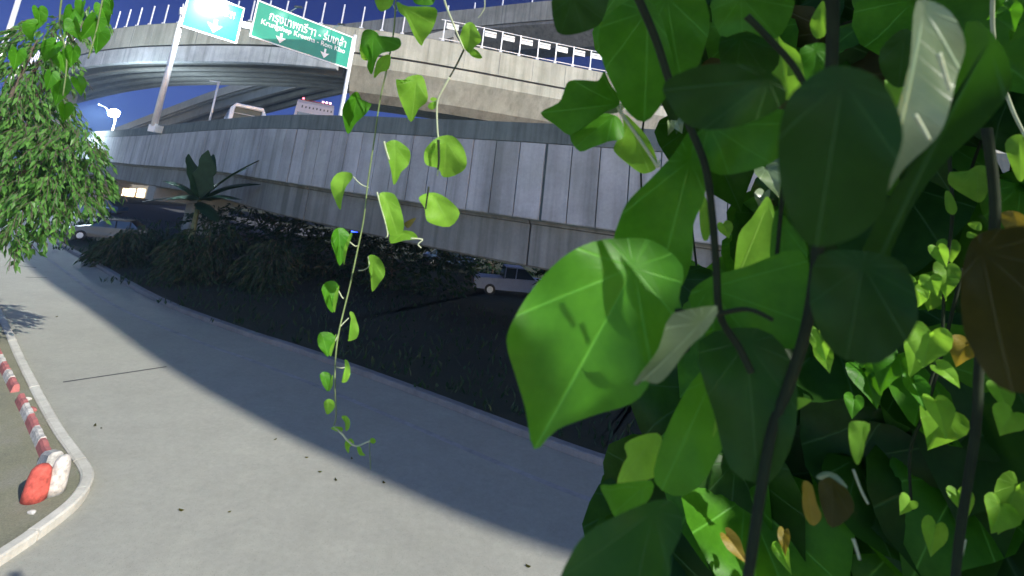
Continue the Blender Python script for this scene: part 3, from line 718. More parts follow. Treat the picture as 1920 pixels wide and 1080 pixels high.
# ================================================================== FAR LIT SHOP
a = atY(218,372,95); c = atY(306,376,95)
r_ = thing('shop_building', 'small low building with warm lit windows far under the low viaduct', 'building', (a.x,95,0))
b = MB(); b.box(a.x-3,c.x+4,95.3,103,0,6.2); b.build('wall', M['plaster'], r_)
b = MB(); b.box(a.x-3.4,c.x+4.4,94.4,103.4,6.2,6.5); b.build('roof', M['deck_under'], r_)
for x0, x1 in ((231,238),(243,250),(259,269)):
    q0 = atY(x0,353,95.2); q1 = atY(x1,371,95.2)
    b = MB(); b.box(q0.x,q1.x,95.18,95.24,min(q1.z,q0.z),max(q0.z,q1.z)); wd_ = b.build('window', M['warm'], r_)
    xm = (q0.x+q1.x)/2; b = MB(); b.box(q0.x,q1.x,95.12,95.17,(q0.z+q1.z)/2-.05,(q0.z+q1.z)/2+.05); b.box(xm-.04,xm+.04,95.08,95.115,q1.z,q0.z); b.build('frame', M['darkmetal'], wd_)
# far tree line / buildings behind
for i, (x0, x1, h, y) in enumerate(((-150,-118,12,170),(-112,-84,9,175),(-60,-30,11,190),(-20,24,9,185),(60,110,14,200))):
    r_ = thing('distant_building', ['pale distant block at the far left beyond the viaducts','lower distant block second from the left','wide distant block behind the banana plant','low distant block behind the pickup truck','distant block hidden at the right behind the vines'][i], 'building', ((x0+x1)/2,y,0))
    b = MB(); b.box(x0,x1,y,y+12,0,h); b.build('wall', M['plaster'], r_)
    b = MB(); b.box(x0-.4,x1+.4,y-.4,y+12.4,h,h+.5); b.build('roof', M['deck_under'], r_)
    b = MB(); k = x0+1.5
    while k < x1-2:
        for z in range(2, int(h)-1, 3): b.box(k,k+1.4,y-.06,y-.01,z,z+1.5)
        k += 3
    b.build('windows', M['glass'], r_)

# ================================================================== TREES / SHRUBS / BANANA
def leafblade(mb, pos, dirn, nrm, L, W, droop=.2):
    dirn = dirn.normalized(); s = dirn.cross(nrm); s = s.normalized() if s.length > 1e-5 else dirn.orthogonal().normalized(); n = s.cross(dirn)
    a = pos; m1 = pos+dirn*L*.4+n*L*.05; t = pos+dirn*L-Vector((0,0,L*droop))
    mb.add([a, m1+s*W/2, t, m1-s*W/2, m1-n*L*.04], [(0,1,4),(1,2,4),(2,3,4),(3,0,4)])
def rvec(): 
    while True:
        v = Vector((random.uniform(-1,1),random.uniform(-1,1),random.uniform(-1,1)))
        if .05 < v.length < 1: return v
def crown(mb, cs, n, L, droopy=.6, twig=None):
    for _ in range(n):
        c, r = random.choices(cs, weights=[q[1]**2 for q in cs])[0]
        v = rvec(); v = v.normalized()*(v.length**.5); p = c+Vector((v.x*r,v.y*r,v.z*r*1.0))
        # a drooping sprig of leaves
        d = Vector((v.x,v.y,-droopy)).normalized(); ln = random.uniform(1.5,3)*L; k = random.randint(4,8)
        if twig: twig.tube([p, p+d*ln*.5+Vector((0,0,.02)), p+d*ln-Vector((0,0,ln*.2))], .006, 4)
        for j in range(k):
            q = p+d*ln*(j/k)-Vector((0,0,ln*.2*(j/k)**2)); lv = (d+rvec()*.9+Vector((0,0,-droopy*.5)))
            leafblade(mb, q, lv, rvec(), L*random.uniform(.7,1.3), L*random.uniform(.34,.52))
def tree(name, label, base, cs, n, L, mat, trunk_r, limbs=None, cat='tree', droopy=.6):
    r = thing(name, label, cat, base); mb = MB(); tw = MB(); crown(mb, cs, n, L, droopy, tw)
    b = MB(); top = sum((c for c, _ in cs), Vector())/len(cs)
    mid = Vector(base).lerp(top,.55)+Vector((.1,0,0)); b.tube([Vector(base)-Vector((0,0,.1)), Vector(base).lerp(mid,.5)+Vector((.08,.05,0)), mid], [trunk_r,trunk_r*.8,trunk_r*.6], 9)
    for c, rr in cs: b.tube([mid, mid.lerp(c,.5)+Vector((0,0,rr*.3)), c], [trunk_r*.5,trunk_r*.3,trunk_r*.1], 6)
    tr = b.build('trunk' if cat == 'tree' else 'stems', M['bark'], r, smooth=True); tw.build('twigs', M['bark'], tr)
    mb.build('crown' if cat == 'tree' else 'foliage', mat, r, fix=False)
    return r
def cp(x, y, Y, rpx): return (atY(x,y,Y), rpx*Y/900)
cs = [cp(25,300,12,85),cp(95,300,12.3,75),cp(20,190,12,70),cp(70,215,12.5,55),cp(30,400,11.6,60),cp(100,380,12,52),cp(150,340,12.6,42),cp(55,110,12.4,52),cp(70,75,12,32),cp(110,130,12.8,30),cp(-80,260,12,130),cp(185,345,13,22),cp(5,440,11.5,25),cp(140,270,12.4,38),cp(105,60,12.6,36),cp(165,30,12.8,24)]
tree('leafy_tree', 'leafy green tree with drooping narrow leaves filling the left edge', (-15.5,12.5,.1), cs, 1700, .19, M['treeleaf'], .22)
def shrub(px, py, Y, s, label, n=260, name='shrub'):
    n = int(n*1.9)
    c = atY(px,py,Y); cs = [(Vector((c.x+random.uniform(-s,s)*.7, c.y+random.uniform(-s,s)*.5, max(.6,c.z+random.uniform(-.5,.4)*s))), s*random.uniform(.5,.75)) for _ in range(6)]
    cs.append((Vector((c.x,c.y,max(.8,c.z*.4))), s*.8))
    tree(name, label, (c.x,c.y,.1), cs, n, .26, M['darkleaf'], .06, cat='shrub', droopy=.5)
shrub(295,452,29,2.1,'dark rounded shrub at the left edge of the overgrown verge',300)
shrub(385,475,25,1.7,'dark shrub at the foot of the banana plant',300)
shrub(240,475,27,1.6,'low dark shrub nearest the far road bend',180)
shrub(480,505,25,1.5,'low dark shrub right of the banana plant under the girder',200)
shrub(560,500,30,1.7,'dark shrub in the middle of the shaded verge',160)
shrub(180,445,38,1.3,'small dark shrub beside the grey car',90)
for i, (px_, Y_, lab) in enumerate(((470,37,'dark leaf clump added to blacken the view under the low viaduct beyond the small shrub'),(640,32,'dark leaf clump added to blacken the view under the low viaduct below the blue lamp'),(745,29,'dark leaf clump added to blacken the view under the low viaduct behind the dark blue car'),(930,39,'dark leaf clump added to blacken the view under the low viaduct behind the pickup truck'),(1200,24,'dark leaf clump added to blacken the view under the low viaduct behind the big sunlit leaf'))):
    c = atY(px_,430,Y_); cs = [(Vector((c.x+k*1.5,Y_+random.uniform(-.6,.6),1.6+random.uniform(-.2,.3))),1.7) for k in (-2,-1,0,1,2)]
    tree('added_hedge', lab, (c.x,Y_,.1), cs, 420, .34, M['darkleaf'], .07, cat='added_hedge', droopy=.1)  # row added to hide lit ground and keep the underpass dark
# banana plant
def banana_leaf(mb, base, az, L, W, rise, droop):
    n = 12; h = Vector((math.cos(az), math.sin(az), 0)); side = Vector((-h.y,h.x,0)); pts = []
    for i in range(n+1):
        t = i/n; c = base+h*L*t*math.cos(rise)*(.6+.4*t)+Vector((0,0,L*(math.sin(rise)*t-droop*t*t)))
        wv = W*(.06 if t < .1 else max(.03,math.sin(PI*min(1,(t-.06)/.94)**.8)**.55))
        jag = random.uniform(-.08,.08)*W
        pts.append((c-side*(wv/2+jag)-Vector((0,0,wv*.18)), c, c+side*(wv/2-jag)-Vector((0,0,wv*.18))))
    vs = [q for r_ in pts for q in r_]; fs = []
    for i in range(n):
        for k in range(2): fs.append((i*3+k,i*3+k+1,i*3+k+4,i*3+k+3))
    mb.add(vs, fs)
bp = atY(368,400,26); bb = Vector((bp.x,bp.y,.1))
r_ = thing('banana_plant', 'banana plant with broad upright leaves in front of the low viaduct', 'plant', bb)
b = MB(); topz = 3.9; b.tube([bb-Vector((0,0,.1)), bb+Vector((.05,0,1.8)), Vector((bb.x,bb.y,topz))], [.2,.16,.09], 10); b.build('trunk', M['bananatrunk'], r_, smooth=True)
for az, L, W, ri, dr in ((R(-88),2.9,1.15,R(86),.06),(R(95),2.7,.9,R(84),.05),(R(170),3.3,1.0,R(66),.18),(R(190),2.8,.9,R(45),.40),(R(10),3.8,1.0,R(42),.34),(R(-25),3.6,.95,R(24),.30),(R(-40),3.0,.9,R(5),.35),(R(35),3.4,.8,R(55),.2),(R(205),2.6,.8,R(20),.45),(R(-100),2.4,.9,R(30),.5),(R(8),4.3,.40,R(48),.10)):
    b = MB(); banana_leaf(b, Vector((bb.x,bb.y,topz-.1)), az, L, W, ri, dr); b.build('leaf', M['banana'], r_, fix=False, smooth=True)

# rough ground cover on the shaded verge
gc = MB()
for _ in range(5200):
    t = random.random()**1.5; x = random.uniform(-40,14); 
    k = min(range(0,len(KA),3), key=lambda q: abs(KA[q].x-x)); y = KA[k].y+.6+t*13
    leafblade(gc, Vector((x,y,.08)), Vector((random.uniform(-.6,.6),random.uniform(-.6,.6),1)), rvec(), random.uniform(.12,.42), random.uniform(.04,.10), .1)
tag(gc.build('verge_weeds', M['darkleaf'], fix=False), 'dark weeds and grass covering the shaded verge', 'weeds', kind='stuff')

exec_vines = True
# ================================================================== VINES
S1 = SUND.cross(Vector((0,0,1))).normalized(); S2 = S1.cross(SUND)
reg = []          # (center, radius, lit)
HEART = [(0,.02),(.07,-.09),(.20,-.17),(.34,-.15),(.46,-.04),(.52,.12),(.51,.30),(.42,.48),(.29,.64),(.16,.80),(.06,.92),(0,1.0)]
def heart_outline():
    h = HEART; return h+[(-x, y) for x, y in reversed(h[1:-1])]
def mesh_leaf(outline, pet, tipv, fr3, parent, mat, cup, curl, wave, lit):
    """outline: 2D points (plane coords, metres); pet: petiole point; tipv: tip; fr3 = origin, ex, ey, n"""
    o, ex, ey, n = fr3; ax = Vector(tipv)-Vector(pet); L = ax.length; ax.normalize(); sd = Vector((ax.y,-ax.x))
    rings = [.18,.38,.58,.78,.92,1.0]; vs = []; uv = []; cen = Vector(pet)
    ph = random.random()*6
    def lift(q):
        d = q-Vector(pet); u = d.dot(sd)/L; v = d.dot(ax)/L
        h = cup*abs(u)*L*1.0 - curl*(v-.35)**2*L + wave*L*.05*math.sin(9*v+5*u+ph)*min(1,abs(u)*3)
        vs.append(o+ex*q.x+ey*q.y+n*h); uv.append((u, v))
    lift(cen)
    m = len(outline)
    for s in rings:
        for q in outline: lift(cen+(Vector(q)-cen)*s)
    fs = [(0,1+(k+1)%m,1+k) for k in range(m)]
    for r in range(len(rings)-1):
        for k in range(m): a = 1+r*m+k; b_ = 1+r*m+(k+1)%m; fs.append((a,b_,b_+m,a+m))
    mb = MB(); mb.add(vs, fs); mb.uv = uv
    ob = mb.build('leaf', mat, parent, smooth=True, fix=False)
    cc = sum(vs, Vector())/len(vs); rad = max((v-cc).length for v in vs)
    reg.append((cc, rad, lit, proj(cc)))
    return ob, vs[0]
def pxleaf(parent, pts, dist, mat='leaf', lit=True, tilt=(0,0), pet=None, cup=.15, curl=.15, wave=1.0, smooth=3):
    cx = sum(p[0] for p in pts)/len(pts); cy = sum(p[1] for p in pts)/len(pts)
    o = P(cx, cy, dist); vd = (CAM-o).normalized()
    n = Matrix.Rotation(R(tilt[0]), 3, CR) @ (Matrix.Rotation(R(tilt[1]), 3, CU) @ vd)
    ex = n.cross(CU).normalized()*-1; ey = ex.cross(n).normalized()*-1
    if ey.dot(CU) < 0: ey = -ey
    out = []
    for x, y in pts:
        d = ray(x, y); t = (o-CAM).dot(n)/d.dot(n); q = CAM+d*t-o; out.append((q.dot(ex), q.dot(ey), 0))
    out = [(v.x, v.y) for v in catmull(out, smooth, True)]
    if pet is None:
        mc = Vector((sum(a for a, _ in out)/len(out), sum(c for _, c in out)/len(out))); pp = Vector(max(out, key=lambda q: q[1])).lerp(mc, .3)
    else:
        d = ray(*pet); t = (o-CAM).dot(n)/d.dot(n); q = CAM+d*t-o; pp = Vector((q.dot(ex), q.dot(ey)))
    tip = max(out, key=lambda q: (Vector(q)-pp).length)
    return mesh_leaf(out, pp, tip, (o, ex, ey, n), parent, M[mat], cup, curl, wave, lit)
def heart(parent, pos, L, tipdir, nrm, mat='leaf', lit=False, cup=.15, curl=.3, wave=1.0, wid=1.0):
    n = nrm.normalized(); ey = (tipdir-n*tipdir.dot(n)); ey = ey.normalized() if ey.length > 1e-4 else n.orthogonal().normalized(); ex = ey.cross(n)
    out = [(x*L*wid, y*L) for x, y in heart_outline()]
    return mesh_leaf(out, (0,.0), (0,L), (pos, ex, ey, n), parent, M[mat], cup, curl, wave, lit)
def stem(parent, pts, dist, r, mat='stemg', name='stem', n=6):
    ds = dist if isinstance(dist, (list, tuple)) else [dist]*len(pts)
    q = catmull([P(x,y,d) for (x,y), d in zip(pts, ds)], 6)
    rr = [r*(1-.3*i/len(q)) for i in range(len(q))]
    b = MB(); b.tube(q, rr, n); return b.build(name, M[mat], parent, smooth=True)
def vine(label, loc): return thing('climbing_vine', label, 'vine', loc, 'vines hanging around the camera')

# --- strand 1: long hanging shoot
D1 = 1.0
v1 = vine('long thin vine shoot hanging down in the centre with small curled leaves', P(741,0,D1))
stem(v1, [(745,-60),(742,0),(738,60),(725,130),(712,190),(702,260),(690,340),(682,410),(670,470),(655,540),(638,610),(630,660),(628,720),(630,780),(625,800)], D1, .0019, 'stemg')
stem(v1, [(625,800),(640,812),(652,826),(668,836),(690,828),(700,826)], D1, .0017, 'stempale'); stem(v1, [(693,828),(693,845),(695,880)], D1, .0011, 'stemg')
L1 = [
 ([(703,-8),(735,-8),(734,10),(716,22),(706,12)],'leafl',1,(10,10)),
 ([(680,60),(695,55),(708,62),(715,73),(735,70),(749,73),(751,86),(740,95),(715,100),(705,115),(697,140),(688,125),(690,112),(677,90)],'leaf',0,(0,0)),
 ([(676,82),(690,85),(703,100),(695,112),(680,112),(674,100)],'leafl',1,(0,20)),
 ([(731,104),(730,128),(714,135),(700,148),(704,125),(712,108)],'leafl',1,(20,-20)),
 ([(672,172),(680,190),(695,195),(680,215),(665,235),(655,252),(641,225),(642,195),(655,180)],'leaf',1,(10,30)),
 ([(622,352),(632,325),(655,323),(663,331),(650,350),(641,375),(636,394),(628,375)],'leafl',1,(0,-25)),
 ([(622,436),(635,427),(648,430),(654,450),(648,475),(640,498),(625,475),(620,455)],'leaf',1,(0,30)),
 ([(657,436),(660,442),(652,465),(643,497),(643,480),(648,458)],'leafl',1,(0,-30)),
 ([(690,481),(708,481),(720,495),(722,515),(712,530),(697,548),(695,520)],'leafl',1,(10,-10)),
 ([(602,545),(610,530),(625,527),(634,540),(632,560),(626,586),(610,570)],'leaf',1,(0,25)),
 ([(635,535),(634,555),(626,586),(624,570),(629,548)],'leafl',1,(0,-30)),
 ([(655,586),(663,587),(670,605),(673,620),(668,635),(652,640),(662,625),(660,605)],'leafl',1,(10,0)),
 ([(594,636),(602,623),(620,624),(626,635),(618,655),(616,669),(600,655)],'leaf',1,(0,20)),
 ([(630,626),(622,640),(614,650),(619,669),(627,648)],'leafl',1,(0,-20)),
 ([(646,675),(654,680),(657,700),(650,716),(640,716),(648,700)],'leafl',1,(0,0)),
 ([(599,705),(606,697),(618,700),(622,712),(616,734),(605,722)],'leaf',1,(0,15)),
 ([(624,702),(620,715),(616,735),(624,722)],'leafl',1,(0,-15)),
 ([(607,756),(615,748),(626,752),(627,764),(620,774),(612,776)],'leafl',1,(0,0)),
 ([(640,782),(648,779),(656,788),(655,803),(648,808),(648,795)],'leafl',1,(0,0)),
 ([(620,803),(630,800),(642,801),(641,810),(630,808)],'leafl',1,(20,0)),
 ([(647,828),(658,822),(664,832),(656,838),(654,850),(647,840)],'leafl',1,(0,10)),
 ([(669,838),(676,838),(680,848),(685,854),(674,853)],'leafl',1,(0,-10)),
 ([(694,823),(700,821),(705,827),(701,832),(695,830)],'leafl',1,(0,0)),
]
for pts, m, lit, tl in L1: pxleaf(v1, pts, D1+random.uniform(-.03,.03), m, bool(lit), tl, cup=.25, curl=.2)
for pts in ([(662,331),(676,345),(692,352)],[(652,450),(665,461),(672,460)],[(672,507),(682,506),(692,498),(690,481)],[(632,540),(640,555),(644,560)],[(638,612),(648,602),(654,596)],[(628,640),(632,632),(636,622)],[(630,688),(640,690),(650,688)],[(745,18),(742,20),(735,5)],[(735,72),(740,80),(737,88)]):
    stem(v1, pts, D1, .0011, 'stempale', 'petiole', 5)

# --- strand 2
D2 = .9
v2 = vine('kinked vine shoot with broad bright heart leaves right of the long shoot', P(833,0,D2))
stem(v2, [(815,-70),(833,0),(850,45),(870,93)], D2, .0022, 'stempale'); stem(v2, [(870,93),(858,118),(843,145)], D2, .0022, 'stemd'); stem(v2, [(843,145),(832,165),(820,192),(820,240),(824,285),(820,330)], D2, .0021, 'stempale')
stem(v2, [(822,262),(823,300),(821,318)], D2-.03, .0026, 'stemd')
stem(v2, [(905,-30),(909,10),(903,25),(896,34)], D2, .0012, 'stempale', 'tendril')
stem(v2, [(804,350),(801,370),(798,392)], D2-.02, .002, 'stemd'); stem(v2, [(707,360),(712,380),(722,415),(727,440),(722,446)], D2, .0016, 'stempale')
stem(v2, [(770,447),(792,449),(784,458),(790,465)], D2, .0014, 'stempale', 'tendril'); stem(v2, [(720,265),(724,282),(730,300)], D2, .0022,'stempale')
L2 = [
 ([(745,3),(765,12),(812,14),(817,35),(808,58),(797,75),(791,86),(775,65),(762,35),(748,22)],'leafl',1,(0,10)),
 ([(775,-12),(812,-12),(812,8),(790,10),(776,4)],'leaf',0,(0,0)),
 ([(741,148),(750,156),(765,144),(792,142),(800,170),(799,190),(785,205),(772,230),(755,200),(745,172)],'leafl',1,(5,10)),
 ([(800,275),(820,258),(848,255),(868,275),(875,305),(862,325),(832,334),(822,316),(800,308),(795,292)],'leafl',1,(10,0)),
 ([(722,270),(740,262),(755,270),(767,285),(766,308),(752,322),(748,335),(740,347),(733,320),(724,290)],'leafl',1,(0,15)),
 ([(785,372),(800,362),(820,362),(845,378),(862,400),(843,425),(805,418),(798,405),(796,390)],'leafl',1,(-5,0)),
 ([(712,362),(735,362),(746,375),(755,405),(757,430),(745,442),(730,440),(722,410),(714,385)],'leafl',1,(0,0)),
 ([(732,440),(755,432),(775,435),(783,448),(760,450),(733,456)],'leafl',1,(10,0)),
 ([(758,418),(780,408),(772,422),(764,428)],'leafb',1,(0,0)),
 ([(865,60),(872,45),(885,42),(897,58),(904,75),(890,88),(880,100),(870,90),(862,75)],'leafl',1,(0,-10)),
 ([(878,95),(890,92),(900,100),(904,110),(890,108),(880,100)],'leafl',1,(20,0)),
 ([(820,190),(808,192),(802,200),(810,206),(818,200)],'leafl',1,(0,0)),
 ([(820,186),(812,182),(806,186),(812,190)],'leafl',1,(0,0)),
]
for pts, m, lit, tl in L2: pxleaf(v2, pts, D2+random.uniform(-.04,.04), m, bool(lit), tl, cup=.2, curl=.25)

# --- big leaf vine (nearest)
v3 = vine('large leaved vine with one big pointed sunlit leaf reaching left', P(1300,230,.5))
L3 = [
 ([(1067,152),(1100,150),(1122,149),(1132,132),(1142,152),(1162,188),(1155,202),(1127,213),(1100,232),(1068,252),(1040,235),(1013,213),(1047,193),(1057,172)],.55,'leaf',0,(10,0),(1158,195)),
 ([(1068,253),(1087,284),(1113,275),(1140,267),(1165,262),(1170,240),(1158,218),(1128,213),(1098,230)],.58,'leaf',1,(-15,0),(1150,215)),
 ([(1167,213),(1193,233),(1220,267),(1232,311),(1207,326),(1180,310),(1151,283),(1160,266),(1170,247)],.60,'leafl',1,(0,-10),(1180,225)),
 ([(1130,203),(1152,196),(1168,195),(1168,206),(1150,213),(1132,211)],.57,'leafs',1,(0,0),None),
 ([(1180,0),(1230,10),(1252,80),(1265,150),(1245,190),(1210,230),(1172,205),(1150,165),(1130,115),(1124,50)],.45,'leaf',0,(0,10),(1215,20)),
 ([(1200,-20),(1312,-20),(1330,60),(1310,120),(1275,150),(1240,120),(1215,60)],.50,'leaf',0,(0,-20),(1250,-5)),
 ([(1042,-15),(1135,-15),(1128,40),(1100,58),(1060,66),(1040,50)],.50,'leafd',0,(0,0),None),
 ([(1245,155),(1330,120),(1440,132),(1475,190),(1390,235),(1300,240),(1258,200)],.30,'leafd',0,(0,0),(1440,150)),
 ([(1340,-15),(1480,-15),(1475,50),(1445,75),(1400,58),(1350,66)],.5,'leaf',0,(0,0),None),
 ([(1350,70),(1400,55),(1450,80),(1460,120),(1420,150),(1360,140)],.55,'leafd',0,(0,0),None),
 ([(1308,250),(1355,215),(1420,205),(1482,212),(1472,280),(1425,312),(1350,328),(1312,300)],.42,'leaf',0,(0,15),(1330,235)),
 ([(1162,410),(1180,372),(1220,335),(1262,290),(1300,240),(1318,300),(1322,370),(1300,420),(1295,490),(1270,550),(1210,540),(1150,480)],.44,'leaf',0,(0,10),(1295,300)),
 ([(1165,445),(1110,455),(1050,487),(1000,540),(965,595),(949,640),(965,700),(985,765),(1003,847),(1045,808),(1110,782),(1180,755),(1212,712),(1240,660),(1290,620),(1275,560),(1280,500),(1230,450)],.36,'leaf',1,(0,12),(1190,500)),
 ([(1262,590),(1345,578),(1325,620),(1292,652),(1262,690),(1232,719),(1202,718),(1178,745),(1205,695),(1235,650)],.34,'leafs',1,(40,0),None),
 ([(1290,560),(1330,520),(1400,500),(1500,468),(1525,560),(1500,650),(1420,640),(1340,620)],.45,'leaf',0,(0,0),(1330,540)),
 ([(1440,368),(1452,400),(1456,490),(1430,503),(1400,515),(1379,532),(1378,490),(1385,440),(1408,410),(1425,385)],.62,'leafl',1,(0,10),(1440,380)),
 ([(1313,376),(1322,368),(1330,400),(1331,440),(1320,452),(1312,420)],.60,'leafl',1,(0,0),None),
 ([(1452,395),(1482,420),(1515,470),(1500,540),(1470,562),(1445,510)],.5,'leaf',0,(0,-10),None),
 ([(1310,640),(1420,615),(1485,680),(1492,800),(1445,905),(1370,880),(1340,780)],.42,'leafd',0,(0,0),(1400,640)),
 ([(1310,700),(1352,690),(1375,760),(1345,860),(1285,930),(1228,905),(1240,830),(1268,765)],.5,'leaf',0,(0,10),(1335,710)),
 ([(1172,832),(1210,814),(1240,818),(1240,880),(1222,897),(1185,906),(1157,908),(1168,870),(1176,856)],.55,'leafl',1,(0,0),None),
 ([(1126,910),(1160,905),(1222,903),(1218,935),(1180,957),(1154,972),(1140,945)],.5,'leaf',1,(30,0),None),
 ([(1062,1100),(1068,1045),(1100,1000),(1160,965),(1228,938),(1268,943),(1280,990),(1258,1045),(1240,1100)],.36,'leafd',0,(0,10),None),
 ([(1338,705),(1362,700),(1372,735),(1352,790),(1336,820),(1345,760)],.46,'leafl',0,(0,0),None),
]
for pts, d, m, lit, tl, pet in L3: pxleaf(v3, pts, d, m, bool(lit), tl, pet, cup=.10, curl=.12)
stem(v3, [(1155,190),(1165,212),(1195,255),(1222,295),(1233,313),(1236,300)], .56, .0022, 'stempale')
stem(v3, [(1180,-40),(1205,15),(1232,80),(1255,150),(1290,230),(1322,310),(1335,400),(1343,500),(1350,590),(1385,650),(1410,700)], .40, .0034, 'stemd')
stem(v3, [(1265,582),(1330,590),(1400,580),(1450,600)], .38, .002, 'stemd')
stem(v3, [(1560,-40),(1560,100),(1545,300),(1535,450),(1515,600),(1480,720),(1450,800),(1430,900),(1400,1100)], .42, .0046, 'stemd')
stem(v3, [(1470,230),(1470,330),(1462,420),(1455,500)], .5, .0022, 'stemd')
stem(v3, [(1400,30),(1430,60),(1485,120),(1520,180)], .44, .003, 'stemd')

# --- right vine
v4 = vine('shaded vine with a waxy leaf coloured pale for sheen and a broad dark leaf in front', P(1700,0,.45))
L4 = [
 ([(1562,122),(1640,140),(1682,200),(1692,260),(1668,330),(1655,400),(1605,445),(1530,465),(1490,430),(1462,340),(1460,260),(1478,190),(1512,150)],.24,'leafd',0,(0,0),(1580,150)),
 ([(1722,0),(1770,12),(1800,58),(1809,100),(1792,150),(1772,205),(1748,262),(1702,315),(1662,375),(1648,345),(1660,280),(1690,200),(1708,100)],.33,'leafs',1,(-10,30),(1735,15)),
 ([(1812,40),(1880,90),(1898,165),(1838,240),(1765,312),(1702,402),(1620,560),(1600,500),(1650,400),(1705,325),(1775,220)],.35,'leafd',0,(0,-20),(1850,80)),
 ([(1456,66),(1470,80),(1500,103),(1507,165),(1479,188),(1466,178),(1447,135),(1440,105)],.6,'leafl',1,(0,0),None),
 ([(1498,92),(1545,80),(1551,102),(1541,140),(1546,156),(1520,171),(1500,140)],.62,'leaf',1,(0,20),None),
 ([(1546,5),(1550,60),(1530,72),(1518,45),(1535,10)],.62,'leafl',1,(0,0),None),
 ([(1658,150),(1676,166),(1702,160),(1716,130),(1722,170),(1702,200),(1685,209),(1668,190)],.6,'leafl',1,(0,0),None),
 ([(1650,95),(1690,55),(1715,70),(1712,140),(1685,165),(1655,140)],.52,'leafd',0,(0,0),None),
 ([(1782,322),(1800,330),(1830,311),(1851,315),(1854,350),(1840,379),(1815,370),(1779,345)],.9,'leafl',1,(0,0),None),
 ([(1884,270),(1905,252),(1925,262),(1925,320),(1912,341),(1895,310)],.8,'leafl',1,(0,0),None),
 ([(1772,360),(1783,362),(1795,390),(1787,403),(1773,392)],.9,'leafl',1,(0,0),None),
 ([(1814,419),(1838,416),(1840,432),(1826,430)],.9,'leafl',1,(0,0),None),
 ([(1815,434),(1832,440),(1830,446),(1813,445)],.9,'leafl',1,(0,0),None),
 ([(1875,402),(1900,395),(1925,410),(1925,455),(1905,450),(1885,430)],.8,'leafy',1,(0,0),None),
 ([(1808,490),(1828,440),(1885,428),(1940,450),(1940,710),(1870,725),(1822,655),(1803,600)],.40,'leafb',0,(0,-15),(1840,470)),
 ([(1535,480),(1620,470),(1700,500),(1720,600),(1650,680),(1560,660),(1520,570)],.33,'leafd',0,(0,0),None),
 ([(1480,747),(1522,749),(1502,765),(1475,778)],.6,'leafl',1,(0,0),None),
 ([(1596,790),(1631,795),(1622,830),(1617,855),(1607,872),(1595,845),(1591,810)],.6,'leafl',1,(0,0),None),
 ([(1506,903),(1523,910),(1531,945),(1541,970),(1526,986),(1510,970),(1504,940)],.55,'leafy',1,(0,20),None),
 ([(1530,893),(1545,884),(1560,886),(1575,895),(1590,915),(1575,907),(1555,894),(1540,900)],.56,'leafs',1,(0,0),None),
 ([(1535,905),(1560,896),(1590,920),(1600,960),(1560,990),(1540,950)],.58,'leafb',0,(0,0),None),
]
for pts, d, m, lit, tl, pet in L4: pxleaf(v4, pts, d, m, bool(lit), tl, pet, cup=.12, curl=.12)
stem(v4, [(1862,-30),(1862,60),(1880,150),(1900,210),(1925,260)], .8, .0026, 'stempale')
stem(v4, [(1850,240),(1866,400),(1846,560),(1835,700),(1830,800),(1800,1000),(1790,1100)], .6, .0046, 'stemd')
stem(v4, [(1760,100),(1775,150),(1782,170)], .31, .0012, 'stempale'); stem(v4, [(1715,215),(1730,240),(1742,262)], .31, .0012, 'stempale')  # pale strands added as painted highlight lines on the silvery leaf
stem(v4, [(1790,1060),(1800,1040),(1808,1010)], .6, .0022, 'stempale'); stem(v4, [(1600,880),(1615,920),(1628,945)], .58, .0012, 'stempale'); stem(v4, [(1600,1010),(1608,1035),(1612,1050)], .58, .0014, 'stempale')

# --- far right vine with many small lit leaves
v5 = vine('distant vine of small bright leaves seen through gaps at the right', P(1750,400,1.6))
small = [(1765,478,24,'leafl'),(1688,600,46,'leafl'),(1712,552,40,'leafl'),(1773,522,36,'leafl'),(1745,560,26,'leafl'),(1703,655,50,'leafl'),(1744,652,44,'leafl'),(1672,692,50,'leaf'),(1624,715,42,'leaf'),(1660,640,24,'leaf'),(1712,735,34,'leaf'),(1862,640,34,'leafl'),(1768,700,26,'leafl'),(1757,772,36,'leafl'),(1760,800,44,'leafl'),(1805,660,30,'leafy'),(1893,945,52,'leafl'),(1868,965,30,'leafl'),(1752,1005,30,'leafl'),(1890,790,28,'leafl'),(1875,740,26,'leafl'),(1800,935,22,'leafl'),(1700,950,20,'leafl'),(1540,640,36,'leafl'),(1548,668,30,'leafl'),(1495,552,30,'leafl'),(1443,335,46,'leafs'),(1455,300,34,'leafs'),(1432,375,30,'leafs'),(1360,430,22,'leafl'),(1273,235,22,'leafs'),(1257,240,22,'leafs'),(1294,222,22,'leafl'),(1472,1010,22,'leafy'),(1470,1035,24,'leafl'),(1785,105,20,'leaf'),(1900,35,30,'leaf'),(1880,15,26,'leaf'),(1905,60,24,'leaf'),(1372,1020,30,'leafy'),(1620,690,24,'leaf'),(1730,545,16,'leafl'),(1750,530,22,'leafl'),(1600,760,26,'leaf'),(1780,470,24,'leafl')]
for x, y, s, m in small:
    d = random.uniform(.78,1.03); L = s*d/900*1.15; td = (CU*-1+CR*random.uniform(-.6,.6)); nn = (CAM-P(x,y,d)).normalized()+CR*random.uniform(-.6,.6)+CU*random.uniform(-.2,.7)
    heart(v5, P(x,y,d)-td.normalized()*L*.4, L, td, nn, m, True, random.uniform(.1,.8), random.uniform(-.2,.8), 1.2, random.uniform(.5,1))
for a in range(9):
    x = random.uniform(1560,1900); pts = [(x,350+random.uniform(-100,300))]
    for k in range(4): pts.append((pts[-1][0]+random.uniform(-45,25), pts[-1][1]+random.uniform(90,150)))
    stem(v5, pts, random.uniform(.9,1.3), .0028, 'stemd')

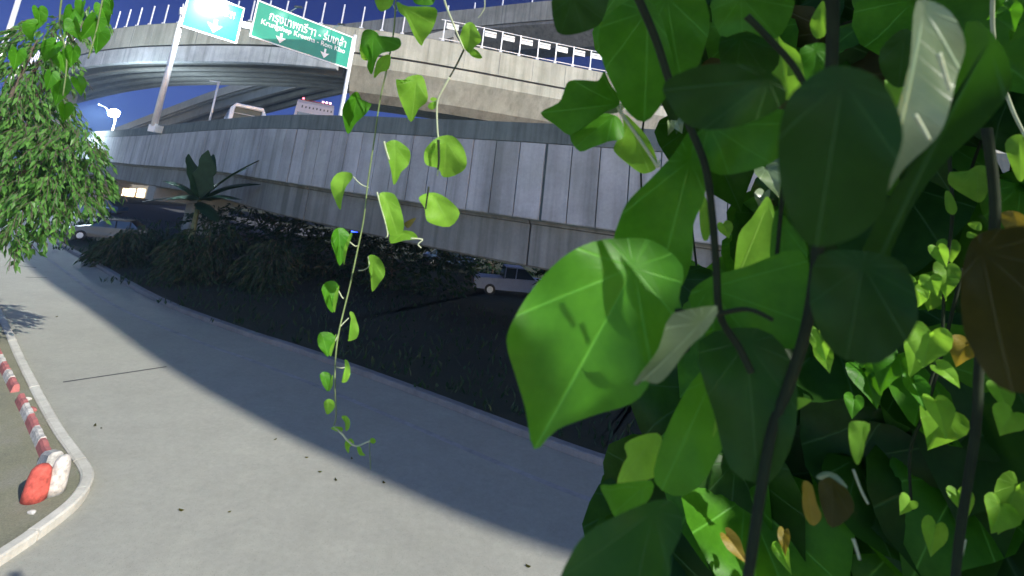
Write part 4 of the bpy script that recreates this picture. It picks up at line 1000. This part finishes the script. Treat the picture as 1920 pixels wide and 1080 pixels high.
# --- dark filler foliage behind (three vines of shaded leaves)
POLY = [(1140,-20),(1128,60),(1150,150),(1240,215),(1250,300),(1195,400),(1215,480),(1240,640),(1290,690),(1262,800),(1230,950),(1150,985),(1085,1100),(1980,1100),(1980,-20)]
HOLES = [(1348,455,52,95),(1822,280,34,42),(1650,70,50,48),(1450,300,18,40),(1436,350,16,30),(1890,330,20,30),(1360,25,30,35),(1900,15,25,25)]
def inside(x, y):
    c = False; n = len(POLY)
    for i in range(n):
        x1, y1 = POLY[i]; x2, y2 = POLY[(i+1)%n]
        if (y1 > y) != (y2 > y) and x < (x2-x1)*(y-y1)/(y2-y1)+x1: c = not c
    if not c: return False
    return True
def hole(x, y, r):
    return any(((x-a)/(rx+r*.75))**2+((y-b_)/(ry+r*.75))**2 < 1 for a, b_, rx, ry in HOLES)
litpx = [(q[3][0], q[3][1], q[1]*900/(q[0]-CAM).length) for q in reg if q[2] and q[3]]
fill = [vine(l, P(x,100,1.2)) for l, x in (('tangle of shaded heart leaves behind the large leaved vine',1350),('deep shaded vine mass between the two thick dark stems',1600),('shaded vine foliage at the far right edge',1850))]
cnt = [0,0,0]; tries = 0
while sum(cnt) < 290 and tries < 20000:
    tries += 1; x = random.uniform(1070,1960); y = random.uniform(-30,1110)
    if not inside(x, y): continue
    k = 0 if x < 1480 else (1 if x < 1720 else 2)
    if cnt[k] >= 97: continue
    d = random.uniform(1.1,2.2); s = random.uniform(105,200)
    if hole(x, y, s*.5): continue
    if not inside(x-s*.4, y): continue
    L = s*d/900; td = (CU*-1+CR*random.uniform(-.8,.8)+CU*random.uniform(0,.4)); nn = (CAM-P(x,y,d)).normalized()+CR*random.uniform(-.6,.6)+CU*random.uniform(-.3,.6)
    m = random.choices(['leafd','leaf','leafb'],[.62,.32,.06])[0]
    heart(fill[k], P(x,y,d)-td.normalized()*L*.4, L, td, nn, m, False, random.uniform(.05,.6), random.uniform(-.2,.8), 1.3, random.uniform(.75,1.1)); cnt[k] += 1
for k in range(3):
    for j in range(5):
        x = (1250,1500,1750)[k]+random.uniform(0,180); pts = [(x,-60)]
        while pts[-1][1] < 1100: pts.append((pts[-1][0]+random.uniform(-40,40), pts[-1][1]+random.uniform(120,220)))
        if any(hole(px,py,0) for px,py in pts): continue
        stem(fill[k], pts, random.uniform(1.4,1.9), random.uniform(.002,.0045), 'stemd')

# --- unseen leaf mass added sunward to shade the dark leaves (out of frame, above and behind the camera)
def shades_view(p):
    g = p-SUND*(p.z/SUND.z); q = proj(g)
    return bool(q and -40 < q[0] < 1120 and q[1] < 1130)
def sunc(p): return Vector((p.dot(S1), p.dot(S2)))
lits = [(sunc(q[0]), q[1]) for q in reg if q[2]]
can = vine('added unseen leaf mass over the camera shading the leaves on the right', Vector((1.0,-.8,6.2)))
cl = MB(); nocc = 0; uvs = []
random.seed(11)
placed = []
darks = [(sunc(q[0]), q[1], q[0]) for q in reg if not q[2]]
x0 = min(c.x for c, r, p in darks)-.1; x1 = max(c.x for c, r, p in darks)+.1; y0 = min(c.y for c, r, p in darks)-.1; y1 = max(c.y for c, r, p in darks)+.1
gx = x0
while gx < x1:
    gy = y0
    while gy < y1:
        c0 = Vector((gx+random.uniform(-.02,.02), gy+random.uniform(-.02,.02))); gy += .05
        near_d = [(c, r, p) for c, r, p in darks if (c-c0).length < r+.03]
        if not near_d: continue
        q = min(near_d, key=lambda e: (e[0]-c0).length)
        for _ in range(14):
            t = random.uniform(.9,2.6); p = S1*c0.x+S2*c0.y+SUND*(q[2].dot(SUND)-t); pr_ = proj(p)
            if (pr_ and -60 < pr_[0] < 1980 and -60 < pr_[1] < 1140) or shades_view(p): continue
            r0 = .062
            if any((c0-c_).length < .02+min(rr,.06)*.75 for c_, rr in lits): r0 = .022
            if any((c0-c_).length < .012+min(rr,.06)*.6 for c_, rr in lits): break
            n = (-SUND+rvec()*.4).normalized(); ex = n.orthogonal().normalized(); ey = n.cross(ex); an = random.random()*6
            vs = [p+(ex*math.cos(an)+ey*math.sin(an))*x*r0*1.9+(ey*math.cos(an)-ex*math.sin(an))*(y-.4)*r0*1.9 for x, y in heart_outline()]
            cl.add(vs+[p], [(k, (k+1) % len(vs), len(vs)) for k in range(len(vs))]); nocc += 1
            break
    gx += .05
C0 = Vector((.55,.75,5.0))
for _ in range(5200):
    v = rvec().normalized()
    if v.y > .25 and v.x < .55: continue
    if v.x < -.25: continue
    p = C0+Vector((v.x*1.3, v.y*1.25, v.z*1.9))*random.uniform(.85,1.2); pr_ = proj(p)
    if pr_ and -90 < pr_[0] < 2010 and -90 < pr_[1] < 1170: continue
    if (p-CAM).length < .3 or shades_view(p): continue
    s_ = sunc(p)
    if any((s_-c_).length < .06+min(rr,.06)*.7 for c_, rr in lits): continue
    n = (v+rvec()*.5).normalized(); ex = n.orthogonal().normalized(); ey = n.cross(ex); an = random.random()*6; r0 = .06
    vs = [p+(ex*math.cos(an)+ey*math.sin(an))*x*r0*2+(ey*math.cos(an)-ex*math.sin(an))*(y-.4)*r0*2 for x, y in heart_outline()]
    cl.add(vs+[p], [(k, (k+1) % len(vs), len(vs)) for k in range(len(vs))]); nocc += 1
cl.uv = [(0,.5)]*len(cl.v)
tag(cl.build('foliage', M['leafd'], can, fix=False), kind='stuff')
print('CANOPY LEAVES', nocc, 'leaves', len(reg), cnt)

# --- blurred vine sprays hanging at the top left, nearer than the tree
v6 = vine('loose vine spray with few leaves hanging at the top left beside the tree', P(190,0,2.2))
stem(v6, [(198,-30),(190,10),(180,60),(165,110)], 2.2, .003, 'stemg'); stem(v6, [(120,-30),(112,40),(125,110),(118,180)], 2.3, .003, 'stemg')
for x, y, s, a in ((168,50,50,.9),(183,75,46,.1),(195,25,40,-.3),(128,35,46,.5),(140,55,40,-.2),(95,95,42,.6),(118,115,44,-.2),(135,105,36,.1),(110,170,46,.2),(150,160,34,-.4),(205,10,30,0),(60,60,40,.5),(30,110,36,.2),(75,30,34,-.2),(120,210,34,.1),(92,150,34,.4),(150,15,30,.3)):
    d = random.uniform(2.0,2.5); L = s*.75*d/900; td = CU*-1+CR*-a
    heart(v6, P(x,y,d)-td.normalized()*L*.4, L, td, (CAM-P(x,y,d)).normalized()+CR*random.uniform(-.7,.7), 'leaf', True, random.uniform(.5,1.2), random.uniform(0,.9), 1, .6)

# ================================================================== air volume added to imitate lens bloom round the lit lamp
b = MB(); b.box(-240,240,-90,330,-1,64)
hz = b.build('bloom_haze', M['deck_under']); hm = bpy.data.materials.new('bloom_volume'); hm.use_nodes = True; hn = hm.node_tree
for nd in list(hn.nodes):
    if nd.type != 'OUTPUT_MATERIAL': hn.nodes.remove(nd)
pv = hn.nodes.new('ShaderNodeVolumePrincipled'); pv.inputs['Density'].default_value = HAZE; pv.inputs['Color'].default_value = (.45,.66,1,1); pv.inputs['Anisotropy'].default_value = .2
hn.links.new(pv.outputs[0], hn.nodes['Material Output'].inputs['Volume'])
hz.data.materials.clear(); hz.data.materials.append(hm); tag(hz, kind='stuff')
